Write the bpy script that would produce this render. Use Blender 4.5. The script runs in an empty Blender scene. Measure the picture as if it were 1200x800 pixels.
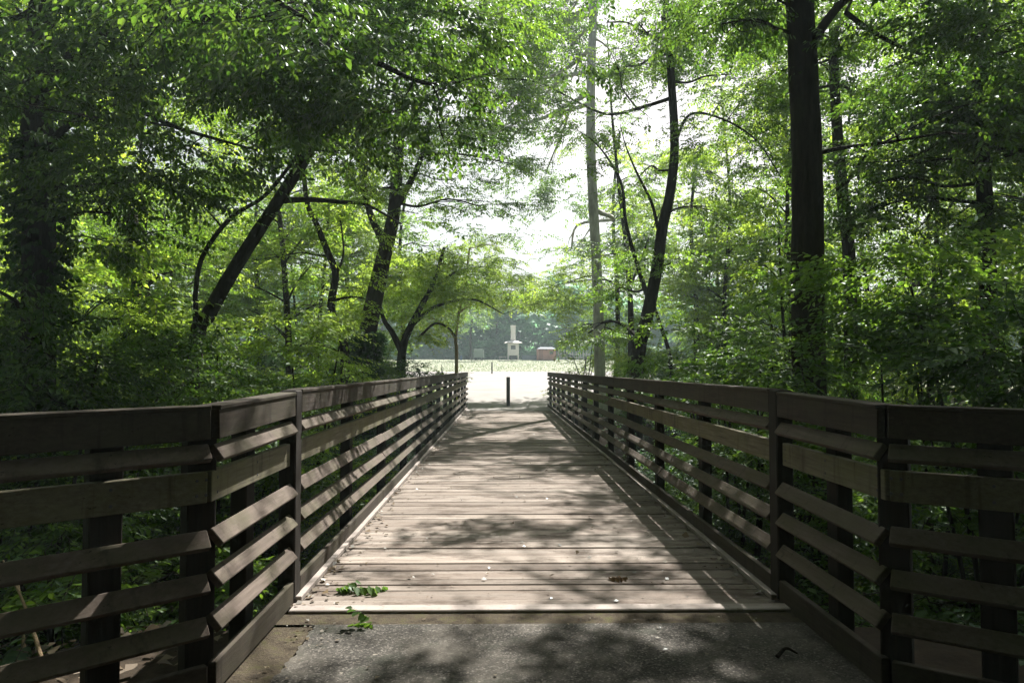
import bpy, bmesh, math
import numpy as np
from mathutils import Vector, Matrix

S = bpy.context.scene
COL = S.collection
R = math.radians
rng = np.random.default_rng(11)

# ------------------------------------------------------------------ camera
F = 867.0          # focal length in pixels of a 1200 px wide picture
CZ = 1.5
def P(px, py, Z):  # point at depth Z seen at photo pixel (px, py)
    return np.array([(px - 588) / F * Z, Z, CZ - (py - 432) / F * Z])
cam = bpy.data.cameras.new('camera'); co = bpy.data.objects.new('camera', cam); COL.objects.link(co)
cam.sensor_width = 36; cam.lens = F / 1200 * 36; cam.clip_start = 0.05; cam.clip_end = 2000
co.location = (0, 0, CZ); co.rotation_euler = (R(90 + 2.11), 0, R(-0.79))
S.camera = co

SUN_EL, SUN_AZ = 50.0, 21.0      # azimuth measured from +Y towards +X
SD = np.array([math.cos(R(SUN_EL)) * math.sin(R(SUN_AZ)), math.cos(R(SUN_EL)) * math.cos(R(SUN_AZ)), math.sin(R(SUN_EL))])

# ------------------------------------------------------------------ helpers
def tag(o, label=None, cat=None, group=None, kind=None):
    if label: o['label'] = label
    if cat: o['category'] = cat
    if group: o['group'] = group
    if kind: o['kind'] = kind
    return o
def empty(name, loc, label=None, cat=None, group=None):
    o = bpy.data.objects.new(name, None); COL.objects.link(o); o.location = [float(v) for v in loc]
    o.empty_display_size = 0.2
    return tag(o, label, cat, group)
def link(name, me, parent=None, mats=()):
    o = bpy.data.objects.new(name, me); COL.objects.link(o)
    for m in mats: me.materials.append(m)
    if parent is not None: o.parent = parent
    return o
def mesh_np(name, verts, faces, mat_idx=None, smooth=False):
    """faces: (n,4) or list of arrays of same-width faces"""
    if not isinstance(faces, list): faces = [faces]
    faces = [f for f in faces if len(f)]
    me = bpy.data.meshes.new(name)
    me.vertices.add(len(verts)); me.vertices.foreach_set('co', np.asarray(verts, np.float32).ravel())
    nl = sum(f.size for f in faces); npoly = sum(len(f) for f in faces)
    me.loops.add(nl); me.loops.foreach_set('vertex_index', np.concatenate([f.ravel() for f in faces]).astype(np.int32))
    me.polygons.add(npoly)
    starts = []; s = 0
    for f in faces:
        w = f.shape[1]; starts.append(s + np.arange(len(f)) * w); s += f.size
    me.polygons.foreach_set('loop_start', np.concatenate(starts).astype(np.int32))
    if mat_idx is not None: me.polygons.foreach_set('material_index', np.asarray(mat_idx, np.int32))
    me.update(calc_edges=True)
    if smooth: me.shade_smooth()
    return me

class MB:
    """collects boxes / tubes / prisms into one mesh"""
    def __init__(s): s.bm = bmesh.new()
    def box(s, c, size, rot=None, bev=0.0, M=None):
        bm = bmesh.new(); bmesh.ops.create_cube(bm, size=1)
        bmesh.ops.scale(bm, vec=Vector(size), verts=bm.verts)
        if bev: bmesh.ops.bevel(bm, geom=bm.edges[:], offset=bev, segments=1, affect='EDGES', profile=0.5)
        mat = Matrix.Translation(Vector(c))
        if rot is not None: mat = mat @ (rot.to_4x4() if hasattr(rot, 'to_4x4') else Matrix.Rotation(rot, 4, 'Z'))
        if M is not None: mat = M @ mat
        bmesh.ops.transform(bm, matrix=mat, verts=bm.verts)
        me = bpy.data.meshes.new('t'); bm.to_mesh(me); bm.free(); s.bm.from_mesh(me); bpy.data.meshes.remove(me)
    def board(s, p0, p1, h, t, inward, tilt=0.0, bev=0.004, sub=1):
        """a board from p0 to p1 (centre line), height h, thickness t, its face turned to `inward`; tilt leans its top outward"""
        p0 = Vector(p0); p1 = Vector(p1); d = (p1 - p0); L = d.length; d.normalize()
        n = Vector(inward); n = (n - d * n.dot(d)).normalized(); u = d.cross(n)
        if u.z < 0: u = -u
        if tilt:
            q = Matrix.Rotation(tilt, 3, d)
            u2 = q @ u; n2 = q @ n
            if n2.z < n.z: q = Matrix.Rotation(-tilt, 3, d); u2 = q @ u; n2 = q @ n
            u, n = u2, n2
        rot = Matrix((d, n, u)).transposed()
        if rot.determinant() < 0: rot = Matrix((d, -n, u)).transposed()
        s.box((p0 + p1) / 2, (L, t, h), rot, bev)
    def cyl(s, p0, p1, r0, r1=None, seg=12):
        r1 = r0 if r1 is None else r1
        p0 = Vector(p0); p1 = Vector(p1); d = p1 - p0
        bm = bmesh.new()
        bmesh.ops.create_cone(bm, cap_ends=True, segments=seg, radius1=r0, radius2=r1, depth=d.length)
        q = d.to_track_quat('Z', 'Y').to_matrix().to_4x4()
        bmesh.ops.transform(bm, matrix=Matrix.Translation((p0 + p1) / 2) @ q, verts=bm.verts)
        me = bpy.data.meshes.new('t'); bm.to_mesh(me); bm.free(); s.bm.from_mesh(me); bpy.data.meshes.remove(me)
    def poly(s, pts, faces):
        vs = [s.bm.verts.new(p) for p in pts]
        for f in faces: s.bm.faces.new([vs[i] for i in f])
    def build(s, name, mat, parent=None, loc=None):
        me = bpy.data.meshes.new(name); bmesh.ops.recalc_face_normals(s.bm, faces=s.bm.faces[:]); s.bm.to_mesh(me); s.bm.free()
        o = link(name, me, parent, [mat])
        if loc is not None: o.location = loc
        return o

# ------------------------------------------------------------------ materials
class NT:
    def __init__(s, name):
        s.m = bpy.data.materials.new(name); s.m.use_nodes = True; s.t = s.m.node_tree; s.t.nodes.clear()
        s.out = s.n('ShaderNodeOutputMaterial')
    def n(s, typ, **kw):
        nd = s.t.nodes.new(typ)
        for k, v in kw.items():
            if k.startswith('_'): nd.inputs[k[1:].replace('_', ' ')].default_value = v
            else: setattr(nd, k, v)
        return nd
    def l(s, a, b): s.t.links.new(a, b)
    def coords(s, scale=(1, 1, 1), out='Object', rot=(0, 0, 0)):
        tc = s.n('ShaderNodeTexCoord'); mp = s.n('ShaderNodeMapping')
        mp.inputs['Scale'].default_value = scale; mp.inputs['Rotation'].default_value = rot
        s.l(tc.outputs[out], mp.inputs['Vector']); return mp.outputs['Vector']
    def noise(s, vec, scale, detail=6, rough=0.6):
        nd = s.n('ShaderNodeTexNoise'); nd.inputs['Scale'].default_value = scale; nd.inputs['Detail'].default_value = detail
        nd.inputs['Roughness'].default_value = rough; s.l(vec, nd.inputs['Vector']); return nd.outputs['Fac']
    def ramp(s, fac, stops):
        r = s.n('ShaderNodeValToRGB'); e = r.color_ramp.elements
        while len(e) < len(stops): e.new(0.5)
        for el, (p, c) in zip(e, stops): el.position = p; el.color = (*c, 1) if len(c) == 3 else c
        s.l(fac, r.inputs['Fac']); return r.outputs['Color']
    def mix(s, fac, a, b, mode='MIX'):
        m = s.n('ShaderNodeMix', data_type='RGBA', blend_type=mode)
        for sock, v in ((m.inputs[0], fac), (m.inputs[6], a), (m.inputs[7], b)):
            if hasattr(v, 'is_linked'): s.l(v, sock)
            elif isinstance(v, tuple): sock.default_value = (*v, 1)
            else: sock.default_value = v
        return m.outputs[2]
    def island(s):
        return s.n('ShaderNodeNewGeometry').outputs['Random Per Island']
    def bump(s, fac, strength=0.4, dist=0.01):
        b = s.n('ShaderNodeBump'); b.inputs['Strength'].default_value = strength; b.inputs['Distance'].default_value = dist
        s.l(fac, b.inputs['Height']); return b.outputs['Normal']
    def principled(s, col, rough=0.8, normal=None, spec=0.3, metal=0.0):
        p = s.n('ShaderNodeBsdfPrincipled'); p.inputs['Roughness'].default_value = rough
        p.inputs['Specular IOR Level'].default_value = spec; p.inputs['Metallic'].default_value = metal
        if hasattr(col, 'is_linked'): s.l(col, p.inputs['Base Color'])
        else: p.inputs['Base Color'].default_value = (*col, 1)
        if normal is not None: s.l(normal, p.inputs['Normal'])
        s.l(p.outputs[0], s.out.inputs['Surface']); return s.m

def mat_wood(name, dark, light, stain, grain=(1.2, 26, 26), stain_amt=0.55, moss=None, dirt_scale=1.3, isl=0.5):
    t = NT(name)
    v = t.coords(grain); f1 = t.noise(v, 3.0, 8, 0.65)
    base = t.ramp(f1, [(0.28, dark), (0.72, light)])
    r = t.island()
    tone = t.ramp(r, [(0.0, (1 - isl,) * 3), (0.5, (0.95,) * 3), (1.0, (1 + isl * .35,) * 3)])
    c = t.mix(1.0, base, tone, 'MULTIPLY')
    v2 = t.coords((dirt_scale * .6, dirt_scale, dirt_scale)); f2 = t.noise(v2, 2.2, 7, 0.7)
    msk = t.ramp(f2, [(0.50, (0, 0, 0)), (0.68, (stain_amt,) * 3)])
    c = t.mix(msk, c, stain)
    v3 = t.coords((7, 16, 16)); f3 = t.noise(v3, 6, 4, 0.7)
    spk = t.ramp(f3, [(0.66, (0, 0, 0)), (0.74, (0.7,) * 3)])
    c = t.mix(spk, c, tuple(x * .45 for x in stain))
    if moss:
        f4 = t.noise(t.coords((.9, .9, 2.0)), 2.6, 6, 0.7)
        c = t.mix(t.ramp(f4, [(0.42, (0, 0, 0)), (0.62, (0.65,) * 3)]), c, moss)
    f5 = t.noise(t.coords((5, 5, .5)), 3.0, 5, .65)        # run-off streaks
    c = t.mix(t.ramp(f5, [(.56, (0, 0, 0)), (.70, (.55,) * 3)]), c, tuple(x * .55 for x in stain))
    f6 = t.noise(t.coords(tuple(g * .5 if g < 2 else g * 1.6 for g in grain)), 2.0, 5, .6)   # splits along the grain
    c = t.mix(t.ramp(f6, [(.66, (0, 0, 0)), (.71, (.75,) * 3)]), c, tuple(x * .3 for x in stain))
    return t.principled(c, 0.85, t.bump(f1, 0.5, 0.004), 0.2)

M = {}
t = NT('deck_wood')
vg = t.coords((.8, 34, 30)); f1 = t.noise(vg, 3.0, 9, .7); fb = t.noise(t.coords((.35, 5, 5)), 2.0, 4, .6)
c = t.ramp(f1, [(.22, (.13, .108, .09)), (.5, (.26, .226, .196)), (.78, (.385, .345, .308))])
c = t.mix(1.0, c, t.ramp(t.island(), [(0, (.46, .44, .43)), (.3, (.80, .78, .76)), (.7, (1, 1, 1)), (1, (1.12, 1.1, 1.08))]), 'MULTIPLY')
c = t.mix(t.ramp(fb, [(.40, (.75,) * 3), (.56, (0, 0, 0))]), c, (.17, .135, .11))
f2 = t.noise(t.coords((.9, 2.0, 1)), 1.9, 9, .72)
c = t.mix(t.ramp(f2, [(.49, (0, 0, 0)), (.60, (.85,) * 3)]), c, (.085, .064, .05))
f3 = t.noise(t.coords((9, 20, 9)), 3.5, 5, .7)
c = t.mix(t.ramp(f3, [(.60, (0, 0, 0)), (.68, (.8,) * 3)]), c, (.05, .038, .03))
f4 = t.noise(t.coords((1.2, 45, 20)), 2.2, 4, .6)
c = t.mix(t.ramp(f4, [(.68, (0, 0, 0)), (.74, (.6,) * 3)]), c, (.045, .035, .028))
M['deck'] = t.principled(c, .88, t.bump(f1, .6, .005), .2)
M['header'] = mat_wood('header_wood', (.28, .24, .215), (.39, .345, .315), (.15, .12, .10), grain=(0.9, 24, 24), stain_amt=.5, isl=.05)
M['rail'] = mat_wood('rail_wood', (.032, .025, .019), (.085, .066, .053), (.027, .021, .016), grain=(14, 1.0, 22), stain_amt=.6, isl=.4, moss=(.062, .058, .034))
M['slat'] = mat_wood('sunlit_slat_wood', (.078, .060, .048), (.165, .131, .108), (.04, .031, .024), grain=(14, 1.0, 22), stain_amt=.5, isl=.35, moss=(.085, .08, .046))  # rail wood lightened, painting in the sun that the tilted slats catch
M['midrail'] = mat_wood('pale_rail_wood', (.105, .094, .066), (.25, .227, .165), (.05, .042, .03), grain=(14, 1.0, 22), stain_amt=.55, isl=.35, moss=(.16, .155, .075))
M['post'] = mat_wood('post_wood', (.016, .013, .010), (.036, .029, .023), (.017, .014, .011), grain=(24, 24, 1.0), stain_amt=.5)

def mat_bark(name, dark, light, moss=(.07, .085, .035), moss_amt=.3, scale=1.0):
    t = NT(name)
    v = t.coords((9 * scale, 9 * scale, 1.6 * scale)); f = t.noise(v, 2.2, 9, 0.68)
    c = t.ramp(f, [(0.33, dark), (0.68, light)])
    f2 = t.noise(t.coords((1, 1, .5)), 2.0, 5, .6)
    c = t.mix(t.ramp(f2, [(0.5, (0, 0, 0)), (0.7, (moss_amt,) * 3)]), c, moss)
    return t.principled(c, 0.95, t.bump(f, 1.0, 0.03), 0.12)
M['bark'] = mat_bark('dark_bark', (.012, .010, .008), (.046, .038, .029))
M['bark_pale'] = mat_bark('pale_bark', (.40, .39, .36), (.72, .71, .67), (.16, .155, .13), .7, .8)
M['bark_tan'] = mat_bark('tan_bark', (.24, .17, .10), (.42, .31, .2), (.2, .15, .09), .3)

def mat_leaf(name, refl0, refl1, trans0, trans1, gloss=0.10):
    t = NT(name)
    r = t.island()
    f = t.noise(t.coords((1, 1, 1)), 0.35, 3, .6)       # kind of shoot: whole sprays lighter or darker green
    a = t.mix(r, refl0, refl1); b = t.mix(r, trans0, trans1)
    tone = t.ramp(f, [(.35, (.75, .82, .8)), (.65, (1.18, 1.1, .95))])
    a = t.mix(1.0, a, tone, 'MULTIPLY'); b = t.mix(1.0, b, tone, 'MULTIPLY')
    d = t.n('ShaderNodeBsdfDiffuse'); t.l(a, d.inputs['Color'])
    tr = t.n('ShaderNodeBsdfTranslucent'); t.l(b, tr.inputs['Color'])
    ad = t.n('ShaderNodeAddShader'); t.l(d.outputs[0], ad.inputs[0]); t.l(tr.outputs[0], ad.inputs[1])
    g = t.n('ShaderNodeBsdfGlossy'); g.inputs['Roughness'].default_value = .42; g.inputs['Color'].default_value = (.75, .8, .8, 1)
    fr = t.n('ShaderNodeFresnel'); fr.inputs['IOR'].default_value = 1.38
    ml = t.n('ShaderNodeMath', operation='MULTIPLY'); ml.inputs[1].default_value = gloss * 10; t.l(fr.outputs[0], ml.inputs[0])
    mx = t.n('ShaderNodeMixShader'); t.l(ml.outputs[0], mx.inputs[0]); t.l(ad.outputs[0], mx.inputs[1]); t.l(g.outputs[0], mx.inputs[2])
    t.l(mx.outputs[0], t.out.inputs['Surface']); return t.m
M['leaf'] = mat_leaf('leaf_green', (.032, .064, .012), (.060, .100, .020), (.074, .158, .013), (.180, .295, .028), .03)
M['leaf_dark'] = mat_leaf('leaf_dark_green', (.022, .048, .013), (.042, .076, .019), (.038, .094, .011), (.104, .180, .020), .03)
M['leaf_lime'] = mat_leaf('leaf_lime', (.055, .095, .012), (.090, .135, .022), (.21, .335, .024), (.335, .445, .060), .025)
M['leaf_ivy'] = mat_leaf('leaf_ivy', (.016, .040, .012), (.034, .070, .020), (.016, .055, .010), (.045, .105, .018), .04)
M['leaf_far_haze'] = mat_leaf('leaf_far_haze', (.050, .105, .060), (.075, .135, .080), (.13, .30, .16), (.20, .38, .22), .02)  # distance haze put into the leaf colour as a brighter teal
M['grass'] = mat_leaf('grass_blades', (.15, .17, .11), (.23, .25, .18), (.06, .085, .05), (.10, .125, .08), .02)
M['leaf_dry'] = mat_leaf('leaf_dry', (.055, .034, .020), (.20, .14, .085), (.02, .012, .006), (.04, .03, .015), .01)

def simple(name, col, rough=.7, var=.25, scale=8, bump=.15, metal=0.0):
    t = NT(name); f = t.noise(t.coords((1, 1, 1)), scale, 5, .6)
    c = t.ramp(f, [(.3, tuple(x * (1 - var) for x in col)), (.7, tuple(min(1, x * (1 + var)) for x in col))])
    return t.principled(c, rough, t.bump(f, bump, .01), .3, metal)
M['white_paint'] = simple('white_paint', (.74, .70, .66), .6, .06)
M['roof_grey'] = simple('pale_roof', (.68, .66, .62), .6, .1)
M['dark_open'] = simple('plain_dark', (.09, .09, .10), .8, .3)
M['slate'] = simple('slate_panel', (.10, .13, .17), .7, .3)
M['redwood'] = mat_wood('red_boards', (.32, .15, .11), (.46, .24, .19), (.2, .10, .08), grain=(12, 12, .8), stain_amt=.4)
M['picket'] = simple('grey_picket', (.42, .42, .42), .8, .3)
M['bollard'] = simple('bollard_paint', (.07, .068, .06), .55, .3, 14)
M['steel'] = simple('bollard_cap_steel', (.20, .2, .19), .4, .2, 20, .05, .7)
M['blue_bin'] = simple('blue_plastic', (.05, .10, .19), .5, .15)
M['pale_panel'] = simple('pale_green_panel', (.20, .25, .22), .6, .08)
M['leaf_litter'] = mat_leaf('leaf_litter', (.045, .03, .02), (.15, .112, .07), (.02, .012, .006), (.04, .03, .015), .01)
M['rubber'] = simple('dark_rubber', (.05, .05, .05), .8, .2)
M['concrete'] = simple('pale_concrete', (.44, .41, .38), .9, .12, 3, .2)

# asphalt: worn, with aggregate, moss and dust
t = NT('asphalt'); v = t.coords()
vo = t.n('ShaderNodeTexVoronoi'); vo.inputs['Scale'].default_value = 105; t.l(v, vo.inputs['Vector'])
rnd = t.n('ShaderNodeSeparateColor'); t.l(vo.outputs['Color'], rnd.inputs[0])
f2 = t.noise(v, 1.7, 8, .7); f3 = t.noise(v, 26, 5, .7); f1 = t.noise(v, 70, 3, .7)
c = t.ramp(rnd.outputs[0], [(.0, (.018, .0165, .0135)), (.5, (.042, .038, .032)), (.85, (.074, .067, .057)), (.96, (.15, .138, .12))])
c = t.mix(t.ramp(f2, [(.46, (0, 0, 0)), (.62, (.55,) * 3)]), c, (.135, .121, .10))
c = t.mix(t.ramp(t.noise(v, 2.6, 7, .75), [(.52, (0, 0, 0)), (.62, (.6,) * 3)]), c, (.032, .036, .024))
c = t.mix(t.ramp(f3, [(.57, (0, 0, 0)), (.66, (.75,) * 3)]), c, (.035, .032, .026))
c = t.mix(t.ramp(t.noise(v, 17, 5, .7), [(.63, (0, 0, 0)), (.69, (.7,) * 3)]), c, (.25, .225, .185))
M['asphalt'] = t.principled(c, .9, t.bump(rnd.outputs[0], .6, .006), .25)
t = NT('moss_strip'); v = t.coords(); f2 = t.noise(v, 9, 7, .7); f1 = t.noise(v, 60, 4, .7)
c = t.ramp(f2, [(.36, (.035, .028, .02)), (.52, (.07, .057, .04)), (.70, (.075, .075, .032))])
c = t.mix(t.ramp(f1, [(.62, (0, 0, 0)), (.7, (.8,) * 3)]), c, (.20, .165, .11))
M['moss'] = t.principled(c, .95, t.bump(f1, .9, .015), .1)
t = NT('pale_path'); v = t.coords(); f1 = t.noise(v, 30, 5, .7); f2 = t.noise(v, .8, 6, .6)
c = t.ramp(f1, [(.3, (.22, .205, .195)), (.7, (.30, .283, .27))])
c = t.mix(t.ramp(f2, [(.45, (0, 0, 0)), (.7, (.35,) * 3)]), c, (.13, .11, .095))
M['path'] = t.principled(c, .9, t.bump(f1, .4, .005), .2)
t = NT('ground'); v = t.coords(); f1 = t.noise(v, .25, 8, .65); f2 = t.noise(v, 7, 6, .7)
soil = t.ramp(f2, [(.3, (.018, .014, .010)), (.6, (.048, .036, .025)), (.75, (.032, .038, .017))])
gr = t.ramp(t.noise(v, 1.6, 8, .7), [(.3, (.19, .21, .145)), (.7, (.29, .305, .225))])
gr = t.mix(t.ramp(f1, [(.4, (0, 0, 0)), (.65, (.5,) * 3)]), gr, (.31, .30, .235))
at = t.n('ShaderNodeAttribute', attribute_name='field')
M['ground'] = t.principled(t.mix(at.outputs['Fac'], soil, gr), .95, t.bump(f2, .6, .03), .1)

# ------------------------------------------------------------------ terrain
def sm(a, b, x):
    u = np.clip((x - a) / (b - a), 0, 1); return u * u * (3 - 2 * u)
def H(x, y):
    x = np.asarray(x, float); y = np.asarray(y, float)
    w = 1.0 * sm(4.3, 8, y) * (1 - sm(22, 26.3, y))
    ravine = -2.4 * w
    d = np.abs(x - .3)
    side = -1.0 * sm(2.0, 6.5, d) * (1 - sm(25, 33, y)) * (1 - w)
    rise = .040 * np.clip(y - 30, 0, 70)
    wood = (0.25 * np.sin(x * .31 + 1.3) * np.cos(y * .27) + .35 * np.sin(x * .11 + y * .07)) * sm(4, 14, d) * (1 - sm(34, 45, y))
    return ravine + side + rise + wood
ax = lambda lo, mid, hi, s1, s2: np.unique(np.concatenate([np.arange(lo, mid[0], s2), np.arange(mid[0], mid[1] + 1e-6, s1), np.arange(mid[1], hi + 1e-6, s2)]))
gx = ax(-250, (-16, 16), 250, .5, 6.0); gy = ax(-60, (-4, 60), 300, .5, 6.0)
X, Y = np.meshgrid(gx, gy); Zt = H(X, Y) - .035
nx = len(gx); idx = np.arange(X.size).reshape(X.shape)
fq = np.stack([idx[:-1, :-1], idx[:-1, 1:], idx[1:, 1:], idx[1:, :-1]], -1).reshape(-1, 4)
me = mesh_np('ground', np.stack([X, Y, Zt], -1).reshape(-1, 3), fq, smooth=True)
fld = sm(27.5, 31, Y) * np.where(np.abs(X) < 5.5 + .8 * (Y - 28).clip(0, 60), 1, 0) + sm(38, 44, Y)
a = me.attributes.new('field', 'FLOAT', 'POINT'); a.data.foreach_set('value', np.clip(fld, 0, 1).astype(np.float32).ravel())
tag(link('ground', me, None, [M['ground']]), kind='structure')

XL, XR = -1.36, 1.82      # inner faces of the two railings
def sheet(name, xs_fn, ys, mat, lift, kind='structure', thick=0.0):
    vs = []; fs = []
    for y in ys:
        a, b = xs_fn(y); n = 6
        for i in range(n + 1):
            x = a + (b - a) * i / n; vs.append((x, y, float(H(x, y)) + lift))
    n = 7
    for j in range(len(ys) - 1):
        for i in range(6): fs.append((j * n + i, j * n + i + 1, (j + 1) * n + i + 1, (j + 1) * n + i))
    me = mesh_np(name, np.array(vs), np.array(fs), smooth=True)
    return tag(link(name, me, None, [mat]), kind=kind)
# asphalt approach (flat)
def flat_sheet(name, pts, z, mat):
    me = mesh_np(name, np.array([(x, y, z) for x, y in pts]), [np.array([list(range(len(pts)))])])
    return tag(link(name, me, None, [mat]), kind='structure')
flat_sheet('path', [(-1.10, -30), (2.3, -30), (2.3, 3.2), (1.86, 3.6), (1.86, 4.42), (-1.12, 4.42)] + [(-1.10 + .008 * math.sin(q_ * 31) + .006 * math.sin(q_ * 83 + 1) + .012 * math.sin(q_ * 5), 4.42 - q_) for q_ in np.arange(.02, 3.6, .02)], 0.0, M['asphalt'])
flat_sheet('verge', [(-3.0, -30), (-1.10, -30), (-1.10, 4.42), (-1.36, 4.42), (-1.36, 3.5), (-2.2, 2.7), (-3.0, 1.9)], -0.012, M['moss'])
flat_sheet('sill_strip', [(-1.36, 4.42), (1.86, 4.42), (1.86, 4.605), (-1.36, 4.605)], 0.0, M['moss'])
# far landing and the path beyond it
ys = np.arange(26.45, 62, .8)
sheet('far_path', lambda y: (-1.5 - 0.15 * max(0, y - 30) + .18 * math.sin(y * 2.9 + 1) * min(1, max(0, y - 29)) - (26 * float(sm(49, 55, y))), 2.3 + .38 * max(0, y - 29) + .3 * math.sin(y * 2.3) + 20 * float(sm(49, 55, y))), ys, M['path'], .004)

# ------------------------------------------------------------------ the footbridge
bridge = empty('footbridge', (0.23, 4.6, 0), 'long weathered timber footbridge with board railings flaring out at its near end', 'footbridge')
B0 = Vector((0.23, 4.6, 0))
def bl(p): return Vector(p) - B0
mb = MB(); y = 4.73; W = XR - XL
widths = [.14, .20, .135, .13, .24, .19, .24, .25]
i = 0
while y < 26.5:
    w = widths[i] if i < len(widths) else float(rng.choice([.235, .24, .185, .24, .25]))
    gap = float(rng.choice([.008, .012, .018, .026], p=[.35, .3, .2, .15]))
    dz = float(rng.normal(0, .0025)); tl = float(rng.normal(0, .008))
    jl, jr = rng.uniform(-.012, .012, 2)
    rot = Matrix.Rotation(tl, 3, 'X') @ Matrix.Rotation(float(rng.normal(0, .0012)), 3, 'Z')
    mb.box(bl(((XL + XR) / 2 + (jl + jr) / 2, y + w / 2, -.022 + dz)), (W - .02 + (jr - jl), w - gap, .045), rot, .005)
    y += w; i += 1
deck = mb.build('deck', M['deck'], bridge)
mb = MB(); mb.box(bl(((XL + XR) / 2 + .02, 4.665, -.010)), (W - .06, .11, .06), None, .006); mb.build('header_board', M['header'], bridge)
mb = MB()
for gx_ in (-1.1, -.3, .75, 1.55): mb.box(bl((gx_, 15.6, -.26)), (.16, 22, .42), None, .01)
mb.build('girder', M['post'], bridge)
for xs, sgn in ((XL + .035, 1), (XR - .035, -1)):
    mb = MB(); yy = 4.83
    while yy < 28.8:
        L = min(3.66, 28.9 - yy); mb.box(bl((xs, yy + L / 2, .021)), (.075, L - .006, .036), None, .004); yy += L
    mb.build('toe_strip', M['header'], bridge)

def joints(p0, p1, L=3.66):
    p0 = Vector(p0); p1 = Vector(p1); D = (p1 - p0).length; n = max(1, round(D / L)); out = []
    for k in range(n):
        a = p0.lerp(p1, k / n); b = p0.lerp(p1, (k + 1) / n); d = (p1 - p0).normalized() * .003
        out.append((a + d, b - d))
    return out
def railing(name, p0, p1, inward, drop0, drop1, posts, ext_slat=0.0):
    """p0->p1 along the inner face line. Mesh of the root = the top rail; children: slats, middle board, kick board, posts"""
    n = Vector(inward).normalized(); p0 = bl(p0); p1 = bl(p1)
    def line(z, off, d0=0., d1=0.):
        return (p0 + n * off + Vector((0, 0, z - d0)), p1 + n * off + Vector((0, 0, z - d1)))
    mb = MB()
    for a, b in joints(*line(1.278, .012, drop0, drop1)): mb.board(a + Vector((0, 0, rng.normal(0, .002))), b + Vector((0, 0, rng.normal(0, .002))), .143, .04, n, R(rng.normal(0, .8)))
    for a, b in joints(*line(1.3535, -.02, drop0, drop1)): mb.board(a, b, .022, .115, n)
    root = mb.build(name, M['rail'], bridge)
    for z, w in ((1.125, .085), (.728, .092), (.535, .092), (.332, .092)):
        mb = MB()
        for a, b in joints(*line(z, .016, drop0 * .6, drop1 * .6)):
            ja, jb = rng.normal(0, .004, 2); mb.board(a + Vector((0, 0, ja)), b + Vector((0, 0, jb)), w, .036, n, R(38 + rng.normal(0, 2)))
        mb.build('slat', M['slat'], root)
    mb = MB()
    for a, b in joints(*line(.948, -.019)): mb.board(a, b, .145, .038, n)
    nf = len(mb.bm.faces); dd = (p1 - p0).normalized(); LL = (p1 - p0).length
    for s_ in sorted({.06, LL - .06} | {float(q) for q in posts}):
        for dz in (-.035, .035):
            c_ = p0 + dd * (s_ + .02 * math.sin(7 * s_ + dz * 90)) + Vector((0, 0, .948 + dz)); mb.cyl(c_ - n * .004, c_ + n * .002, .008, .007, 8)
    mb.bm.faces.ensure_lookup_table()
    for f_ in mb.bm.faces[nf:]: f_.material_index = 1
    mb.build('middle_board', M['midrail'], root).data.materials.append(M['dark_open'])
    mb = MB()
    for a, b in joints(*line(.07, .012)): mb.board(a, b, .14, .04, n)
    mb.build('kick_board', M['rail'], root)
    d = (p1 - p0).normalized(); rot = Matrix((d, n, d.cross(n))).transposed()
    first = None
    for s in posts:
        c = p0 + d * s + n * (-.0865)
        if first is None:
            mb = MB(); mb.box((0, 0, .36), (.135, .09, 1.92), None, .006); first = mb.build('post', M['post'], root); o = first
        else:
            o = first.copy(); COL.objects.link(o); o.parent = root
        o.location = c; o.rotation_euler = (0, 0, math.atan2(d.y, d.x))
    return root
YE, YP = 29.0, 4.95
for x, n, flare in ((XL, (1, 0, 0), -1), (XR, (-1, 0, 0), 1)):
    railing('railing', (x, YP, 0), (x, YE, 0), n, 0, 0, np.arange(2.0, 24.1, 2.0))
    xc = x + flare * .0
    r = railing('approach_railing', (x, 4.80, 0), (xc, 3.51, 0), n, .015, .035, [.62])
    # heavy end post between the two
    mb = MB(); mb.box(bl((x - flare * -.02, 4.875, .43)), (.11, .142, 1.86), None, .008); mb.build('end_post', M['post'], bridge)
    q0 = Vector((xc, 3.50, 0)); fd = Vector((flare * .72, -.69, 0)).normalized() if flare < 0 else Vector((flare * .80, -.58, 0)).normalized()
    q0 = q0 + fd * .012; q1 = q0 + fd * 2.6; nn = Vector((-flare * abs(fd.y), -abs(fd.x), 0)); nn = Vector((fd.y, -fd.x, 0)) if flare > 0 else Vector((-fd.y, fd.x, 0))
    if nn.y > 0: nn = -nn
    nn = Vector((-flare * abs(fd.y), -abs(fd.x), 0)).normalized() if False else nn
    railing('wing_railing', q0, q1, nn, .035, .06, [.01, .42, 1.25, 2.45])

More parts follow.
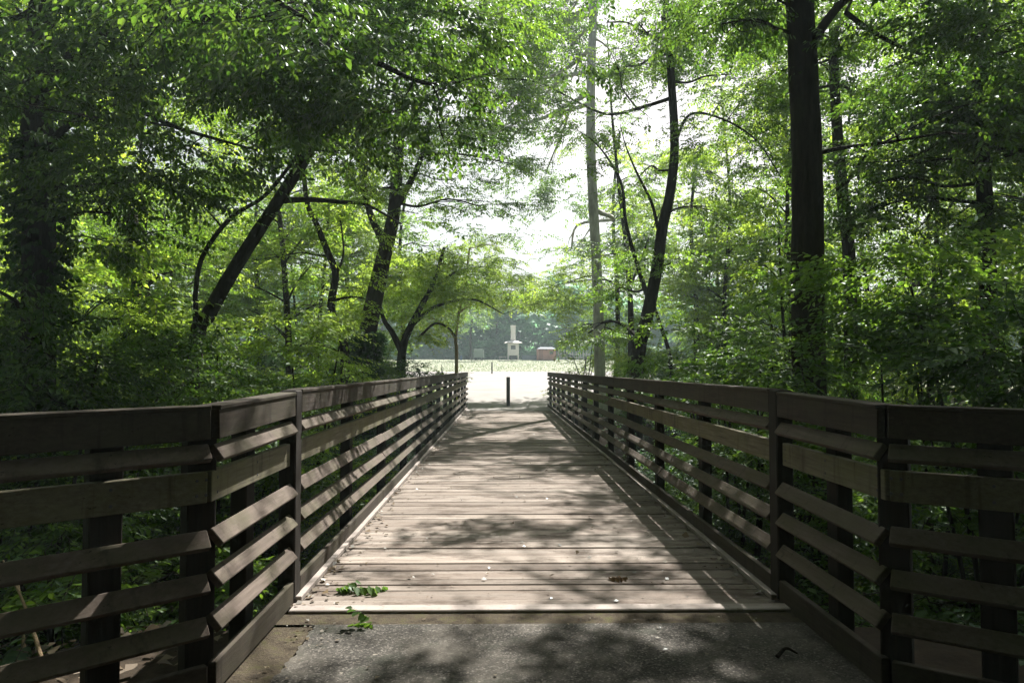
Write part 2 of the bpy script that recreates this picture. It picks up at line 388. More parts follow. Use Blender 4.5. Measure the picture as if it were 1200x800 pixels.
# ------------------------------------------------------------------ tree machinery
def catmull(pts, n):
    pts = np.asarray(pts, float)
    if len(pts) == 2: pts = np.array([pts[0], pts[0] * .67 + pts[1] * .33, pts[0] * .33 + pts[1] * .67, pts[1]])
    e = np.vstack([2 * pts[0] - pts[1], pts, 2 * pts[-1] - pts[-2]])
    out = []
    for i in range(len(pts) - 1):
        p0, p1, p2, p3 = e[i], e[i + 1], e[i + 2], e[i + 3]
        for tt in np.linspace(0, 1, n, endpoint=False):
            out.append(.5 * ((2 * p1) + (-p0 + p2) * tt + (2 * p0 - 5 * p1 + 4 * p2 - p3) * tt ** 2 + (-p0 + 3 * p1 - 3 * p2 + p3) * tt ** 3))
    out.append(pts[-1]); return np.array(out)
class Tubes:
    def __init__(s): s.v = []; s.f = []; s.n = 0
    def add(s, path, rad, k=8, rough=.0):
        path = np.asarray(path); rad = np.asarray(rad); m = len(path)
        tg = np.gradient(path, axis=0); tg /= np.linalg.norm(tg, axis=1)[:, None] + 1e-9
        ref = np.array([0.3, .9, .1]) if abs(tg[:, 2]).mean() > .6 else np.array([0, 0, 1.])
        a = np.cross(tg, ref); a /= np.linalg.norm(a, axis=1)[:, None] + 1e-9; b = np.cross(tg, a)
        th = np.linspace(0, 2 * np.pi, k, endpoint=False)
        rr = rad[:, None] * np.ones((m, k))
        if rough:
            ph = rng.uniform(0, 6.28, 4)
            rr = rr * (1 + rough * (np.sin(3 * th + ph[0])[None] * .5 + np.sin(5 * th[None] + ph[1] + np.arange(m)[:, None] * .25) * .35 + rng.normal(0, .35, (m, k))))
        V = path[:, None, :] + rr[..., None] * (np.cos(th)[None, :, None] * a[:, None, :] + np.sin(th)[None, :, None] * b[:, None, :])
        ii = np.arange(m * k).reshape(m, k) + s.n
        j = np.roll(ii, -1, axis=1)
        s.f.append(np.stack([ii[:-1], j[:-1], j[1:], ii[1:]], -1).reshape(-1, 4))
        s.v.append(V.reshape(-1, 3)); s.n += m * k
    def limb(s, pts, r0, r1, k=8, n=6, rough=.0, power=1.0):
        p = catmull(pts, n); u = np.linspace(0, 1, len(p)) ** power
        s.add(p, r0 + (r1 - r0) * u, k, rough)
    def mesh(s, name): return mesh_np(name, np.concatenate(s.v), np.concatenate(s.f), smooth=True)

def leaf_template(L, nleaf, spray_len, big=True, droop=.25, wr=.26):
    """a twig along +Y with leaves to both sides; z = up. returns verts, quads, mats"""
    V = []; Q = []; Mi = []
    def quad(a, m): Q.append(a); Mi.append(m)
    w = .0035 * max(1, L / .1)
    V += [(-w, 0, 0), (w, 0, 0), (w * .5, spray_len, -.06 * spray_len), (-w * .5, spray_len, -.06 * spray_len)]; quad((0, 1, 2, 3), 1)
    for i in range(nleaf):
        u = .12 + .88 * (i + 1) / nleaf; side = 1 if i % 2 else -1
        base = np.array([0, u * spray_len * .97, -.06 * spray_len * u])
        ang = side * R(float(rng.uniform(38, 68))) if i < nleaf - 1 else R(float(rng.uniform(-12, 12)))
        pit = -float(np.clip(rng.normal(droop, .22), -.4, 1.1))
        d = np.array([math.sin(ang) * math.cos(pit), math.cos(ang) * math.cos(pit), math.sin(pit)])
        roll = float(rng.normal(0, .38))
        sx = np.cross(d, [0, 0, 1]); sx /= np.linalg.norm(sx) + 1e-9; nz = np.cross(sx, d)
        sx, nz = sx * math.cos(roll) + nz * math.sin(roll), nz * math.cos(roll) - sx * math.sin(roll)
        l = L * float(rng.uniform(.7, 1.18)); b = l * wr; fo = .06 * l
        pt = lambda x, yy, z: tuple(base + sx * x + d * yy + nz * z)
        n0 = len(V)
        if big:
            V += [pt(0, .08 * l, 0), pt(b * .92, .34 * l, fo), pt(b * .72, .68 * l, fo * .8 - .03 * l), pt(0, l, -.10 * l), pt(-b * .72, .68 * l, fo * .8 - .03 * l), pt(-b * .92, .34 * l, fo)]
            quad((n0, n0 + 1, n0 + 2, n0 + 3), 0); quad((n0, n0 + 3, n0 + 4, n0 + 5), 0)
        else:
            V += [pt(0, 0, 0), pt(b * 1.1, .48 * l, fo), pt(0, l, -.08 * l), pt(-b * 1.1, .48 * l, fo)]
            quad((n0, n0 + 1, n0 + 2, n0 + 3), 0)
    return np.array(V), np.array(Q), np.array(Mi)
def templates(L, nleaf, sl, big, droop, k=7, wr=.26): return [leaf_template(L, nleaf, sl, big, droop, wr) for _ in range(k)]

def deck_noise(x, y):
    return (np.sin(x * 2.1 + y * .9 + 1.1) + np.sin(-x * 1.3 + y * 1.7 + 2.3) + .8 * np.sin(x * 3.7 + y * .35 + .4) + .7 * np.sin(y * 3.1 - x * .7)) / 3.5
LIGHT_GAP = {'deck': .10}
def prune(pos, r, keep_mul=1.0):
    """gaps of the canopy: the open lane above the bridge and the sun's way down to the deck"""
    x, y, z = pos.T
    t_ = np.maximum(z, 0) / SD[2]; X_ = x - t_ * SD[0]; Y_ = y - t_ * SD[1]
    keep = np.ones(len(pos))
    lit = (X_ > -1.95) & (X_ < 1.75) & (Y_ > 6.2) & (Y_ < 28) & (z > .6)
    dn = deck_noise(X_, Y_)
    keep = np.where(lit, np.where(dn > -.02, .80, .10), keep)
    near = (X_ > -2.0) & (X_ < 1.6) & (Y_ > 2.5) & (Y_ <= 6.2) & (z > .6)
    keep = np.where(near, np.where(dn > -.05, .75, .10), keep)
    keep = np.where((X_ > -1.9) & (X_ < -.95) & (Y_ > 3.3) & (Y_ < 9) & (z > .6), .06, keep)
    x2 = x - (z - 2) / SD[2] * SD[0]; y2 = y - (z - 2) / SD[2] * SD[1]
    d2 = np.sin(x2 * 3.1 + y2 * 1.3) + np.sin(y2 * 2.7 - x2 * 1.9 + 1) + .8 * np.sin(x2 * 5.3 - y2 * 3.9)
    keep = np.where((((x2 > -7) & (x2 < -2.4)) | ((x2 > 2.8) & (x2 < 6))) & (y2 > 10) & (y2 < 21) & (z > 4), keep * np.where(d2 > .3, .12, 1), keep)
    x4 = x - (z - 4) / SD[2] * SD[0]; y4 = y - (z - 4) / SD[2] * SD[1]
    keep = np.where((x4 > -5) & (x4 < 3.2) & (y4 > 25.5) & (y4 < 36) & (z > 6) & (np.sin(x4 * 2.3 + y4 * 1.1) + np.sin(y4 * 2.1 - x4 * 1.7) > -.5), keep * .2, keep)
    keep = np.where((X_ > -1.4) & (X_ < 1.25) & (Y_ > 4.35) & (Y_ < 4.95) & (z > .6), .05, keep)
    xs = x - (z - 3) / SD[2] * SD[0]; ys_ = y - (z - 3) / SD[2] * SD[1]
    keep = np.where((np.hypot(xs - 5.3, ys_ - 9.3) < 1.3) & (z > 3.6), .12, keep)      # a window of sun on the layered shrub
    far = (np.abs(X_ - .3) < 7) & (Y_ >= 28) & (Y_ < 60) & (z > 7.5)
    keep = np.where(far, .65 * keep, keep)
    lane = (x > -2.0) & (x < 2.4) & (y > 13) & (y < 29.5) & (z < 8.5)
    keep = np.where(lane, np.minimum(keep, .55), keep)
    inside = (x > XL - .25) & (x < XR + .25) & (z < 2.6 + .05 * y) & (y > 0)
    keep = np.where(inside, 0, keep)
    return r.random(len(pos)) < keep * keep_mul

def sprays_mesh(name, pos, out_dir, tmpl, r, tilt=.25, prune_on=True, origin=np.zeros(3)):
    if prune_on:
        k = prune(pos, r); pos = pos[k]; out_dir = out_dir[k]
    n = len(pos)
    a = out_dir + r.normal(0, .35, (n, 3)) * np.array([1, 1, .55]); a[:, 2] -= .10
    a /= np.linalg.norm(a, axis=1)[:, None] + 1e-9
    up = np.array([0, 0, 1.]) + r.normal(0, tilt, (n, 3))
    s = np.cross(a, up); s /= np.linalg.norm(s, axis=1)[:, None] + 1e-9
    nz = np.cross(s, a)
    Rm = np.stack([s, a, nz], -1) * r.uniform(.8, 1.2, n)[:, None, None]
    tid = r.integers(0, len(tmpl), n)
    VV = []; QQ = []; MM = []; off = 0
    for k, (V, Q, Mi) in enumerate(tmpl):
        m = np.where(tid == k)[0]
        if not len(m): continue
        W_ = np.einsum('nij,vj->nvi', Rm[m], V) + (pos[m] - origin)[:, None, :]
        VV.append(W_.reshape(-1, 3))
        q = Q[None] + (np.arange(len(m)) * len(V))[:, None, None] + off
        QQ.append(q.reshape(-1, 4)); MM.append(np.tile(Mi, len(m))); off += len(m) * len(V)
    return mesh_np(name, np.concatenate(VV), np.concatenate(QQ), np.concatenate(MM))

def ball(c, rad, n, r, shell=.35):
    u = r.normal(0, 1, (n, 3)); u /= np.linalg.norm(u, axis=1)[:, None]
    q = r.random(n) ** shell
    return np.asarray(c) + u * q[:, None] * np.asarray(rad), u
def clump_points(c, rad, n, r, shell=.5, per=11, flat=.16):
    """sprays gathered into flat boughs inside an ellipsoid"""
    m = max(1, int(round(n / per))); cc, uu = ball(c, rad, m, r, shell)
    P_ = []; O_ = []
    for i in range(m):
        k = max(2, int(n / m * r.uniform(.5, 1.6))); R_ = r.uniform(.35, .75) * min(1.0, .45 + .35 * max(rad))
        th = math.atan2(uu[i, 1], uu[i, 0]) + r.normal(0, .5, k)
        u2 = r.normal(0, 1, (k, 3)) * np.array([.55, .55, flat]) * R_
        sl = -.22 * (u2[:, 0] * uu[i, 0] + u2[:, 1] * uu[i, 1])           # boughs hang a little outward
        u2[:, 2] += sl
        P_.append(cc[i] + u2); O_.append(np.stack([np.cos(th), np.sin(th), -.12 + 0 * th], -1))
    return np.concatenate(P_), np.concatenate(O_)

TM = {
    'near': templates(.105, 13, .62, True, .45, 8),
    'mid': templates(.105, 13, .70, True, .28, 8),
    'bg': templates(.15, 12, .85, False, .28, 7, .24),
    'shrub': templates(.085, 13, .55, True, .15, 8),
    'layer': templates(.10, 15, .75, True, .10, 8, .28),
    'ivy': templates(.09, 7, .22, True, .7, 6, .40),
    'far': templates(.75, 10, 2.6, False, .3, 6, .34),
}
def nearest_on(paths, p):
    best = None
    for q, rr in paths:
        m = len(q)
        # branches rise outward: prefer a point below the clump
        d = np.linalg.norm(q - p, axis=1) + np.maximum(0, q[:, 2] - p[2]) * .8
        i = int(np.argmin(d))
        if best is None or d[i] < best[0]: best = (d[i], q[i], rr[i])
    return best[1], best[2]

def make_tree(name, base, label, cat, stems, clumps, leafmat='leaf', tm='mid', bark='bark', ivy=None, group=None, dens=1.0, seed=1, prune_on=True, limbs=True, sub=5):
    """stems: list of (points, r0, r1); clumps: list of (centre, radii, nsprays)"""
    r = np.random.default_rng(seed); base = np.asarray(base, float)
    root = empty(name, base, label, cat, group)
    tb = Tubes(); paths = []
    for pts, r0, r1 in stems:
        p = catmull(pts, 7); rr = np.linspace(r0, r1, len(p))
        if np.linalg.norm(p[0] - base) < .6: rr[:4] *= np.array([1.55, 1.3, 1.14, 1.05])
        tb.add(p - base, rr, 12 if r0 > .1 else 7, .05); paths.append((p, rr))
    PP = []; OO = []
    main = list(paths)
    for c, rad, n in clumps:
        c = np.asarray(c, float)
        p, o = clump_points(c, rad, max(3, int(n * dens)), r)
        n0 = len(p)
        if prune_on:
            kk = prune(p, r); p = p[kk]; o = o[kk]
        if not len(p): continue
        PP.append(p); OO.append(o)
        if limbs and len(p) > .3 * n0:
            q, qr = nearest_on(main, c)
            rad_l = min(qr * .55, .018 + .012 * np.linalg.norm(c - q))
            Ld = np.linalg.norm(c - q); up_ = np.array([0, 0, .045 * Ld])
            path = catmull([q, q * .72 + c * .28 + up_ + r.normal(0, .05 * Ld, 3), q * .40 + c * .60 + up_ + r.normal(0, .05 * Ld, 3), c], 4); tb.add(path - base, np.linspace(rad_l, rad_l * .42, len(path)), 6)
            for t_ in p[r.permutation(len(p))[:sub]]:
                st = path[int(r.integers(len(path) // 2, len(path)))]
                m2 = (st + t_) / 2 + r.normal(0, .10, 3)
                pth = catmull([st, m2, t_], 4); tb.add(pth - base, np.linspace(rad_l * .36, .004, len(pth)), 5)
    tr = link('trunk', tb.mesh('trunk'), root, [M[bark]])
    if PP:
        me = sprays_mesh('crown', np.concatenate(PP), np.concatenate(OO), TM[tm], r, prune_on=False, origin=base)
        link('crown', me, root, [M[leafmat], M[bark]])
    if ivy:
        zmax, n, thick = ivy
        p, rr = paths[0]; m = np.where(p[:, 2] - base[2] < zmax)[0]
        i = r.integers(0, len(m), n); fr = r.random(n)
        j = np.minimum(m[i] + 1, len(p) - 1); c = p[m[i]] * (1 - fr[:, None]) + p[j] * fr[:, None]
        th = r.uniform(0, 6.283, n); o = np.stack([np.cos(th), np.sin(th), -.5 + 0 * th], -1)
        pos = c + o * np.array([1, 1, 0]) * (rr[m[i]] * .95 + r.random(n) * thick)[:, None]
        me = sprays_mesh('ivy', pos, o, TM['ivy'], r, tilt=.5, prune_on=False, origin=base)
        link('ivy', me, root, [M['leaf_ivy'], M[bark]])
    return root
def gp(px, Z):    # ground point under photo column px at depth Z
    x = (px - 588) / F * Z; return np.array([x, Z, float(H(x, Z)) - .1])
def stem(px_list, Z, r0, r1, dz=None):
    """points by photo pixel at depth Z (depth may vary along); starts at the ground"""
    zs = [Z] * len(px_list) if dz is None else [Z + d for d in dz]
    pts = [P(a, b, z) for (a, b), z in zip(px_list, zs)]
    return pts, r0, r1
def rnd_clumps(c, rad, n, cr, ns, seed):
    r = np.random.default_rng(seed); p, _ = ball(c, rad, n, r, .45)
    return [(q, (cr * r.uniform(.75, 1.3), cr * r.uniform(.75, 1.3), cr * r.uniform(.4, .7)), int(ns * r.uniform(.7, 1.3))) for q in p]

# ------------------------------------------------------------------ the trees one can tell apart
# left: big ivy trunk with boughs over the approach
b = gp(52, 11.0)
make_tree('ivy_clad_tree', b, 'broad dark ivy-covered trunk at far left with boughs hanging over the near railing', 'tree',
    [([b, P(48, 330, 11), P(42, 150, 11), P(46, 0, 11.2), P(60, -260, 11.5)], .25, .17),
     ([P(45, 90, 11), P(150, 20, 10), P(290, 28, 9.2), P(420, 62, 9.0), P(505, 95, 9.4), P(580, 80, 10.6)], .085, .010),
     ([P(46, 20, 11), P(120, -60, 9.0), P(250, -40, 7.0), P(360, 20, 6.2)], .08, .018),
     ([P(42, 180, 11), P(120, 120, 10.5), P(210, 150, 10.4), P(300, 175, 10.5)], .06, .014)],
    rnd_clumps(P(60, -60, 11.5), (4.5, 4, 3.2), 24, 1.4, 150, 5) +
    [(P(90, 70, 8.5), (1.5, 1.3, .7), 170), (P(190, 60, 8.5), (1.4, 1.2, .6), 170), (P(300, 70, 8.8), (1.3, 1.2, .5), 150), (P(400, 80, 9), (1.1, 1.0, .45), 110),
     (P(470, 130, 9.2), (1.0, .9, .4), 75), (P(520, 165, 9.4), (.6, .6, .3), 30), (P(260, -10, 7), (1.3, 1.0, .5), 120), (P(370, 15, 6.6), (.9, .8, .4), 60), (P(330, 130, 9.5), (1.0, 1.0, .5), 80),
     (P(220, 175, 10.3), (1.3, 1.2, .7), 120), (P(120, 215, 10.0), (1.0, 1.0, .6), 90), (P(-20, 330, 9.0), (.8, 1.0, .9), 100), (P(130, 250, 10.5), (1.1, 1.1, .7), 100), (P(20, 120, 8), (1.0, 1.0, .9), 120), (P(430, 0, 11.3), (1.3, 1.2, .5), 90), (P(350, 10, 11.6), (1.3, 1.2, .6), 90), (P(270, 30, 11.4), (1.3, 1.2, .6), 100), (P(380, -70, 11.4), (1.5, 1.3, .6), 170), (P(290, -80, 11), (1.5, 1.3, .6), 170), (P(480, -70, 11), (1.2, 1.1, .5), 110), (P(470, 45, 10), (1.1, 1.0, .4), 95), (P(405, 30, 9.8), (1.1, 1.0, .4), 80), (P(530, 30, 10.6), (1.1, .9, .35), 90), (P(585, 60, 11), (1.1, .9, .3), 90), (P(500, 110, 10.2), (.9, .8, .3), 55)],
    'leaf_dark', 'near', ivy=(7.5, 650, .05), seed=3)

b = gp(216, 15)
make_tree('leaning_tree', b, 'dark trunk leaning right with a thin curved second stem, behind left railing', 'tree',
    [([b, P(231, 410, 15), P(246, 368, 15), P(270, 323, 15), P(300, 274, 15), P(334, 220, 15), P(364, 165, 15), P(384, 70, 15.2), P(398, -120, 15.6)], .165, .09),
     ([b + [-.25, .1, 0], P(229, 400, 14.9), P(230, 345, 14.8), P(238, 300, 14.7), P(270, 255, 14.6), P(310, 228, 14.6), P(352, 175, 14.5)], .058, .035),
     ([P(322, 235, 15), P(360, 233, 15.2), P(400, 236, 15.6), P(430, 240, 16), P(470, 262, 16.5)], .07, .02),
     ([P(365, 165, 15), P(330, 120, 14.5), P(280, 95, 14), P(250, 60, 13.5)], .06, .02),
     ([P(385, 70, 15.2), P(430, 40, 15), P(472, 18, 14.6), P(540, 2, 14.2)], .11, .035)],
    rnd_clumps(P(360, 20, 15.5), (4.0, 3.4, 2.6), 26, 1.25, 120, 6) +
    [(P(440, 215, 16), (1.4, 1.2, .6), 110), (P(400, 175, 15), (1.3, 1.2, .5), 100), (P(480, 60, 14.5), (1.5, 1.3, .6), 110), (P(560, 30, 14.4), (1.2, 1.0, .5), 60), (P(270, 130, 14), (1.4, 1.2, .7), 120),
     (P(210, 220, 14.5), (1.4, 1.2, .7), 120), (P(330, 110, 14), (1.2, 1.0, .6), 90), (P(480, 270, 16.5), (.8, .8, .4), 30)],
    'leaf', 'mid', seed=8)

b = gp(172, 17)
make_tree('ivy_clad_snag', b, 'short dark ivy-wrapped trunk between the broad left trunk and the leaning tree', 'tree',
    [([b, P(172, 440, 17), P(170, 380, 17), P(162, 320, 17.1), P(154, 250, 17.4)], .24, .13), ([P(166, 345, 17), P(185, 325, 17), P(205, 318, 16.8)], .05, .02)],
    [(P(150, 230, 17.4), (1.5, 1.3, 1.0), 150), (P(110, 280, 17), (1.3, 1.2, .8), 120), (P(195, 270, 17), (1.0, 1.0, .6), 70)], 'leaf', 'mid', ivy=(5.5, 900, .16), seed=12)

b = gp(406, 20)
make_tree('crooked_tree', b, 'thin crooked trunk zigzagging upward between leaning tree and thick ivy trunk', 'tree',
    [([b, P(405, 425, 20), P(398, 388, 20), P(388, 360, 20), P(393, 322, 20), P(384, 296, 20), P(370, 262, 20), P(358, 232, 20.2), P(350, 150, 20.6)], .13, .06),
     ([P(394, 322, 20), P(402, 296, 20.1), P(398, 255, 20.3)], .04, .02), ([P(390, 352, 20), P(412, 348, 20), P(428, 350, 20)], .04, .015)],
    [(P(350, 200, 20.4), (2.0, 1.6, 1.2), 170), (P(390, 270, 20.2), (1.6, 1.3, .8), 110), (P(330, 300, 20), (1.6, 1.3, .8), 120), (P(360, 120, 20.6), (2.0, 1.6, 1.1), 150), (P(430, 330, 20.4), (1.0, .9, .5), 40)], 'leaf_lime', 'mid', seed=15)

b = gp(425, 23.5)
make_tree('thick_ivy_tree', b, 'thick straight ivy-covered trunk left of the small arching tree', 'tree',
    [([b, P(427, 430, 23.5), P(434, 375, 23.5), P(444, 325, 23.5), P(452, 290, 23.6), P(462, 240, 24), P(468, 120, 24.4)], .33, .18), ([P(452, 290, 23.6), P(430, 240, 23.6), P(415, 150, 23.8)], .14, .06),
     ([P(462, 245, 24), P(490, 190, 24), P(505, 130, 24.2)], .12, .05)],
    rnd_clumps(P(440, 150, 24.5), (2.3, 2.4, 2.8), 18, 1.3, 110, 21) + [(P(400, 200, 23.8), (1.6, 1.4, .8), 90), (P(490, 250, 24), (1.0, 1.2, .6), 50), (P(470, 60, 24), (2, 1.6, .9), 90), (P(560, 60, 24), (1.9, 1.6, .6), 330), (P(620, 20, 24.5), (1.8, 1.5, .6), 315), (P(540, 150, 24), (1.6, 1.3, .4), 285), (P(610, 110, 24.5), (1.7, 1.3, .4), 315), (P(600, 190, 25), (1.6, 1.2, .3), 195), (P(520, 210, 24), (1.2, 1.0, .4), 180), (P(560, 240, 24.5), (1.2, 1.0, .3), 105), (P(630, -50, 24), (2.0, 1.6, .8), 195), (P(550, -60, 24), (2.0, 1.6, .8), 195)], 'leaf', 'mid', ivy=(4.6, 1300, .18), seed=22)

b = gp(468, 27.5)
make_tree('arching_tree', b, 'small forked tree arching lime green foliage toward the far end of the bridge', 'tree',
    [([b, P(470, 437, 27.5), P(472, 408, 27.5), P(480, 385, 27.5), P(494, 358, 27.5), P(508, 330, 27.6), P(520, 290, 28)], .20, .06),
     ([P(471, 412, 27.5), P(460, 390, 27.5), P(449, 372, 27.5), P(440, 335, 27.4)], .13, .05),
     ([P(482, 382, 27.5), P(505, 362, 27.8), P(535, 352, 28.2), P(560, 352, 28.6), P(590, 368, 29)], .085, .02),
     ([P(494, 392, 27.5), P(510, 379, 28), P(525, 384, 28.4), P(534, 394, 28.6)], .05, .03),
     ([P(500, 345, 27.5), P(535, 318, 28), P(570, 312, 28.5)], .06, .018)],
    [(P(500, 350, 27.8), (1.5, 1.4, .8), 150), (P(540, 340, 28.2), (1.5, 1.3, .7), 170), (P(575, 355, 28.6), (1.2, 1.1, .5), 110), (P(520, 310, 28), (1.6, 1.4, .8), 150), (P(560, 315, 28.4), (1.2, 1.1, .5), 90),
     (P(470, 320, 27.5), (1.4, 1.3, .8), 120), (P(600, 340, 29), (.9, .8, .4), 45), (P(550, 375, 28.6), (1.1, .9, .35), 75), (P(440, 350, 27.5), (1.0, 1.0, .7), 80), (P(490, 395, 27.8), (.9, .9, .4), 35), (P(590, 300, 29), (.9, .8, .4), 60), (P(625, 370, 30), (1.3, 1.0, .45), 120), (P(660, 350, 30.5), (1.2, 1.0, .5), 110), (P(575, 385, 30), (1.2, 1.0, .35), 110), (P(610, 335, 30), (1.3, 1.0, .5), 110)],
    'leaf_lime', 'mid', seed=28, dens=2.2)

b = gp(534.5, 32)
make_tree('young_lime_tree', b, 'young tree with slim tan trunk and lime crown at left of the far bridge end', 'tree',
    [([b, P(535, 415, 32), P(534, 394, 32), P(538, 365, 32.2), P(545, 330, 32.6), P(550, 290, 33)], .085, .045), ([P(534, 396, 32), P(520, 380, 31.6), P(505, 372, 31)], .05, .02), ([P(538, 366, 32.2), P(570, 345, 32.8), P(610, 345, 33.6)], .05, .02)],
    [(P(545, 350, 32.4), (1.6, 1.4, .7), 220), (P(580, 350, 33), (1.5, 1.3, .6), 220), (P(615, 358, 33.6), (1.4, 1.2, .5), 190), (P(560, 380, 32.6), (1.3, 1.1, .35), 120), (P(600, 385, 33.4), (1.2, 1.0, .3), 90), (P(520, 330, 32), (1.5, 1.3, .7), 180),
     (P(555, 315, 32.8), (1.5, 1.3, .6), 170), (P(600, 322, 33.2), (1.4, 1.2, .5), 150), (P(640, 345, 34), (1.2, 1.0, .45), 110), (P(575, 285, 33), (1.3, 1.1, .4), 80), (P(500, 375, 31.4), (1.0, 1.0, .4), 70), (P(535, 275, 33), (1.3, 1.2, .5), 80)],
    'leaf_lime', 'mid', 'bark_tan', seed=29, dens=1.5)

# right side
b = gp(703, 27)
make_tree('pale_tree', b, 'tall straight trunk with pale grey bark behind the right railing', 'tree',
    [([b, P(703, 430, 27), P(700, 320, 27), P(694, 190, 27), P(694, 90, 27), P(697, 0, 27.1), P(702, -250, 27.4)], .225, .13)],
    [(P(705, -60, 28.5), (2.4, 2.0, 1.2), 340), (P(745, -30, 28.5), (2.0, 1.8, 1.0), 289), (P(655, -60, 29.5), (2.2, 1.8, 1.0), 374), (P(720, 60, 29), (1.5, 1.3, .6), 204), (P(650, 30, 31), (2.2, 1.8, .7), 442), (P(600, -10, 31), (2.2, 1.8, .8), 408), (P(670, 90, 33), (2.0, 1.7, .5), 323), (P(610, 80, 34), (2.0, 1.7, .5), 323), (P(560, 50, 33), (1.8, 1.6, .6), 289), (P(645, 150, 36), (1.9, 1.6, .4), 419), (P(580, 140, 36), (1.8, 1.5, .4), 387), (P(610, 215, 38), (1.8, 1.5, .35), 290), (P(660, 240, 38), (1.8, 1.5, .4), 355), (P(540, 230, 37), (1.6, 1.5, .4), 258), (P(575, 190, 37), (1.8, 1.5, .35), 200), (P(625, 275, 38), (1.7, 1.4, .35), 140), (P(545, 275, 37), (1.6, 1.4, .35), 130), (P(600, 240, 38), (1.9, 1.5, .35), 210), (P(560, 160, 36), (1.8, 1.5, .35), 190), (P(640, 200, 37.5), (1.7, 1.4, .35), 190), (P(670, 290, 38), (1.6, 1.4, .4), 160), (P(672, 225, 37.5), (1.6, 1.4, .4), 190), (P(668, 150, 36.5), (1.7, 1.4, .45), 210), (P(640, 90, 35), (1.8, 1.5, .5), 220)],
    'leaf_dark', 'bg', 'bark_pale', seed=33)
b = gp(742, 21)
make_tree('forked_leaning_tree', b, 'dark leaning trunk with forked stems right of the pale trunk', 'tree',
    [([b, P(747, 430, 21), P(758, 375, 21), P(770, 320, 21), P(778, 265, 21), P(787, 225, 21), P(793, 170, 21), P(790, 90, 21), P(782, -30, 21.3)], .21, .10),
     ([P(760, 348, 21), P(748, 310, 21), P(735, 262, 21), P(730, 215, 21), P(715, 185, 21), P(697, 163, 21), P(676, 148, 20.8)], .075, .008),
     ([P(773, 268, 21), P(765, 235, 20.8), P(748, 200, 20.6), P(735, 168, 20.5), P(728, 140, 20.4)], .055, .008),
     ([P(766, 355, 21), P(776, 385, 20.8), P(785, 415, 20.8), P(787, 450, 20.8)], .05, .06),
     ([P(793, 165, 21), P(812, 130, 20.5), P(850, 135, 20), P(890, 160, 19.5), P(920, 205, 19.3)], .048, .014),
     ([P(790, 110, 21), P(760, 120, 20.6), P(720, 130, 20), P(690, 122, 19.6), P(630, 92, 19.6), P(570, 88, 19.5)], .06, .012)],
    rnd_clumps(P(830, 10, 21), (3.6, 2.8, 2.6), 20, 1.25, 110, 36) +
    [(P(700, 135, 20), (1.5, 1.2, .45), 120), (P(760, 130, 20.3), (1.3, 1.2, .6), 120), (P(640, 120, 19.6), (1.2, 1.0, .4), 70), (P(840, 170, 20), (1.4, 1.2, .6), 110), (P(720, 60, 20.5), (1.4, 1.2, .5), 90), (P(640, 60, 20.5), (1.4, 1.2, .45), 75),
     (P(860, 135, 20), (1.2, 1.1, .5), 130), (P(905, 185, 19.5), (1.1, 1.0, .5), 110), (P(735, 290, 23), (1.2, 1.1, .6), 130), (P(722, 345, 23), (1.1, 1.0, .6), 120), (P(750, 205, 22.5), (1.1, 1.0, .5), 110), (P(690, 390, 24), (.8, .9, .5), 70), (P(830, 240, 20), (1.2, 1.2, .7), 110), (P(800, 300, 20), (1.1, 1.1, .7), 100), (P(600, 110, 19.6), (1.4, 1.1, .4), 170), (P(565, 150, 19.2), (1.2, 1.0, .35), 130), (P(605, 40, 20), (1.5, 1.2, .45), 180), (P(540, 70, 19.5), (1.3, 1.1, .45), 150), (P(570, 0, 19.8), (1.5, 1.2, .5), 170), (P(725, 230, 21), (.8, .8, .5), 45), (P(690, 190, 20.5), (.9, .8, .35), 45)],
    'leaf', 'mid', seed=37)
b = gp(950, 11.5)
make_tree('straight_dark_tree', b, 'thick straight dark trunk rising close behind the right railing', 'tree',
    [([b, P(950, 470, 11.5), P(950, 330, 11.5), P(951, 180, 11.5), P(946, 0, 11.5), P(942, -300, 11.7)], .275, .20),
     ([P(948, 60, 11.5), P(1000, -10, 11), P(1090, -60, 10.5)], .09, .03), ([P(945, -120, 11.6), P(860, -190, 11), P(770, -230, 10.5)], .09, .03),
     ([P(1000, 5, 11.8), P(1035, 30, 11.6), P(1070, 48, 11.4), P(1110, 62, 11.2)], .045, .02)],
    rnd_clumps(P(940, -200, 11.5), (4.2, 3.8, 2.2), 30, 1.35, 150, 41) +
    [(P(1050, 30, 11), (1.2, 1.1, .6), 130), (P(1130, 60, 10.5), (1.2, 1.1, .6), 140), (P(1190, 20, 10), (1.2, 1.1, .7), 140), (P(1000, 110, 12), (.9, .9, .5), 70), (P(1120, 150, 11), (1.2, 1.1, .7), 120), (P(850, 20, 11.5), (1.0, .9, .4), 60), (P(890, -20, 11.5), (1.1, 1.0, .5), 80)],
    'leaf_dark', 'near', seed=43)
b = gp(996, 18)
make_tree('slender_dark_tree', b, 'slender dark trunk just right of and behind the thick straight trunk', 'tree',
    [([b, P(1000, 330, 18), P(994, 240, 18), P(988, 150, 18), P(985, 40, 18), P(990, -150, 18)], .17, .10), ([P(992, 220, 18), P(1030, 170, 17.8), P(1075, 155, 17.5)], .05, .02)],
    rnd_clumps(P(1030, 60, 18), (3, 2.6, 2.6), 20, 1.3, 120, 51), 'leaf', 'mid', seed=52)
b = gp(738, 30)
